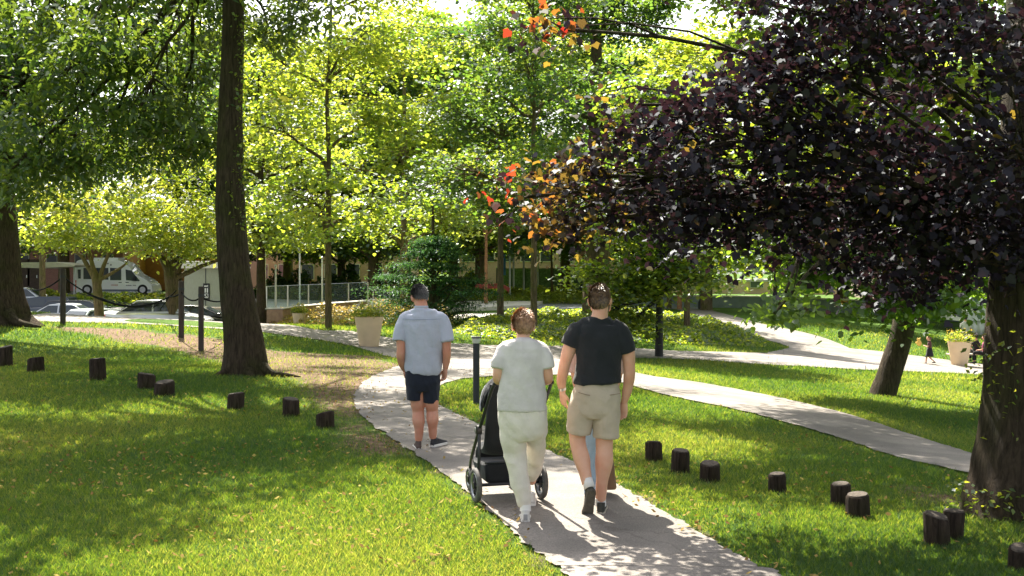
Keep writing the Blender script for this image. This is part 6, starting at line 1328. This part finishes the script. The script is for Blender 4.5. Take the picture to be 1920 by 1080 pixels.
# ================= far people
def small_person(px, py, hgt, label, top, bottom, hairm, pose, yaw=0, skin=SK2, dress=False, group=None, dist=None):
    b = hit(px, py) if dist is None else at(px, dist); b.z += .03; o = empty('person', b, label, 'person', group, yaw); k = hgt / 1.7
    V = lambda x, y, z: Vector((x * k, y * k, z * k)); big = 1.0 if hgt > 1.3 else 1.18
    m = MB(); base = 0
    if pose == 'sit': base = -.42
    hc = V(0, .02, 1.58 + base); head(m, hc, Matrix.Identity(3), (.076 * k * big, .092 * k * big, .112 * k * big))
    m.tube([V(0, 0, 1.36 + base), V(0, .0, 1.52 + base)], [.055 * k, .05 * k], seg=12)
    m.tube([V(0, 0, 1.38 + base), V(0, 0, 1.28 + base), V(0, 0, 1.05 + base), V(0, 0, .88 + base)], [(.10 * k, .06 * k), (.17 * k, .1 * k), (.13 * k, .1 * k), (.15 * k, .11 * k)], seg=14, res=3, flat=XA)
    if pose == 'walk': legs = [[V(-.08, 0, .85), V(-.08, .14, .48), V(-.08, .20, .08)], [V(.08, 0, .85), V(.08, .05, .47), V(.08, -.28, .14)]]; arms = [[V(-.18, 0, 1.30), V(-.22, .08, 1.05), V(-.12, .26, 1.1)], [V(.18, 0, 1.30), V(.22, .06, 1.05), V(.12, .26, 1.1)]]
    elif pose == 'sit': legs = [[V(-.09, 0, .46), V(-.10, .42, .48), V(-.10, .46, .08)], [V(.09, 0, .46), V(.10, .42, .48), V(.10, .46, .08)]]; arms = [[V(-.18, 0, .88), V(-.22, .05, .65), V(-.10, .28, .6)], [V(.18, 0, .88), V(.22, .05, .65), V(.10, .28, .6)]]
    else: legs = [[V(-.09, 0, .85), V(-.09, .01, .48), V(-.09, 0, .08)], [V(.09, 0, .85), V(.09, .01, .48), V(.09, 0, .08)]]; arms = [[V(-.18, 0, 1.30), V(-.23, -.02, 1.05), V(-.22, .04, .82)], [V(.18, 0, 1.30), V(.23, -.02, 1.05), V(.22, .04, .82)]]
    for a in legs: m.tube(a, [.08 * k, .055 * k, .035 * k], seg=12, res=4)
    for i, a in enumerate(arms): m.tube(a, [.045 * k, .036 * k, .022 * k], seg=10, res=4); d_ = (a[2] - a[1]); hand(m, a[2], d_, (0.3, .5, -.6), 1 if i else -1, .85 * k, .4)
    link('body', remesh(m, .009, 3), skin, o)
    hair(o, hc, Matrix.Identity(3), (.08 * k * big, .096 * k * big, .108 * k * big), hairm, int(px), lambda y, x: -.75 if y < 0 else (-.5 + y * 1.4), 900, .06 * k, .2, width=.006)
    t_ = MB(); t_.tube([V(0, 0, 1.40 + base), V(0, 0, 1.33 + base), V(0, 0, 1.2 + base), V(0, 0, 1.0 + base), V(0, 0, .86 + base)], [(.08 * k, .06 * k), (.17 * k, .10 * k), (.175 * k, .12 * k), (.155 * k, .12 * k), (.18 * k, .14 * k)], seg=18, res=3, flat=XA)
    for a in arms: t_.tube([a[0] * 1.0, a[0].lerp(a[1], .75)], [.06 * k, .052 * k], seg=12)
    link('top', remesh(t_, .012, 2), top, o)
    q = MB()
    if dress: q.tube([V(0, 0, 1.0), V(0, 0, .85), V(0, 0, .45)], [(.15 * k, .12 * k), (.20 * k, .17 * k), (.27 * k, .24 * k)], seg=20, res=3, flat=XA)
    else:
        q.tube([V(0, 0, .95 + base), V(0, 0, .82 + base)], [(.165 * k, .125 * k), (.16 * k, .12 * k)], seg=16, flat=XA)
        for a in legs: q.tube([a[0], a[1], a[1].lerp(a[2], .85)], [.10 * k, .075 * k, .058 * k], seg=12, res=3)
    link('skirt' if dress else 'trousers', remesh(q, .012, 2), bottom, o)
    for i, a in enumerate(legs):
        e = a[2]; s_ = MB(); s_.tube([e + V(0, -.05, -.02), e + V(0, .06, -.04), e + V(0, .16, -.05)], [(.035 * k, .04 * k), (.038 * k, .035 * k), (.03 * k, .02 * k)], seg=12, res=3, flat=XA); s_.build('shoe', MATS['shoe_black'], o, smooth=True)
    return o, b, k
CB = cloth('cloth_black', (.02, .02, .024)); CW = cloth('cloth_white', (.65, .63, .6)); CP = cloth('cloth_magenta', (.45, .12, .22)); HB = hairmat('hair_black', (.012, .009, .008), (.03, .022, .018))
o, bch, k = small_person(1743, 684, 1.12, 'small child in dark dress walking along the far path beside the pinkish planter', cloth('cloth_dark_red', (.09, .035, .04)), CB, HM1, 'walk', math.radians(62), dress=True)
q = empty('toy', bch + Vector((-.38, .1, .82)), 'yellow and orange soft toy held out by the walking child', 'toy')
mb = MB(); mb.ell((0, 0, 0), (.10, .08, .11)); mb.ell((-.02, 0, .13), (.07, .06, .07)); mb.ell((-.07, 0, .19), (.025, .02, .03)); mb.ell((.04, 0, .2), (.025, .02, .03)); mb.ell((-.1, 0, .02), (.05, .04, .04)); link('toy_body', remesh(mb, .012, 2), cloth('plush_yellow', (.75, .5, .12)), q)
small_person(1810, 668, 1.68, 'dark haired person in white standing behind the pinkish planter', CW, CW, HB, 'stand', 0, dist=52)
small_person(1847, 672, 1.60, 'person in magenta top sitting on the grass side left of the massive trunk', CP, CB, HM1, 'sit', math.radians(50), dist=47)
small_person(1830, 672, 1.60, 'person in black sitting between the pinkish planter and the one in magenta', CB, CB, HB, 'sit', math.radians(20), dist=47.5)
b = at(1840, 46.6); o = empty('bench', b, 'plain bench under the two seated people right of the pinkish planter', 'bench')
MB().box((-.1, .75, .40), (1.0, .2, .03)).build('seat', MATS['weathered_wood'], o, bevel=.01)
for x in (-.9, .7): MB().box((x, .75, .185), (.04, .16, .185)).build('leg', M_ANTH, o)
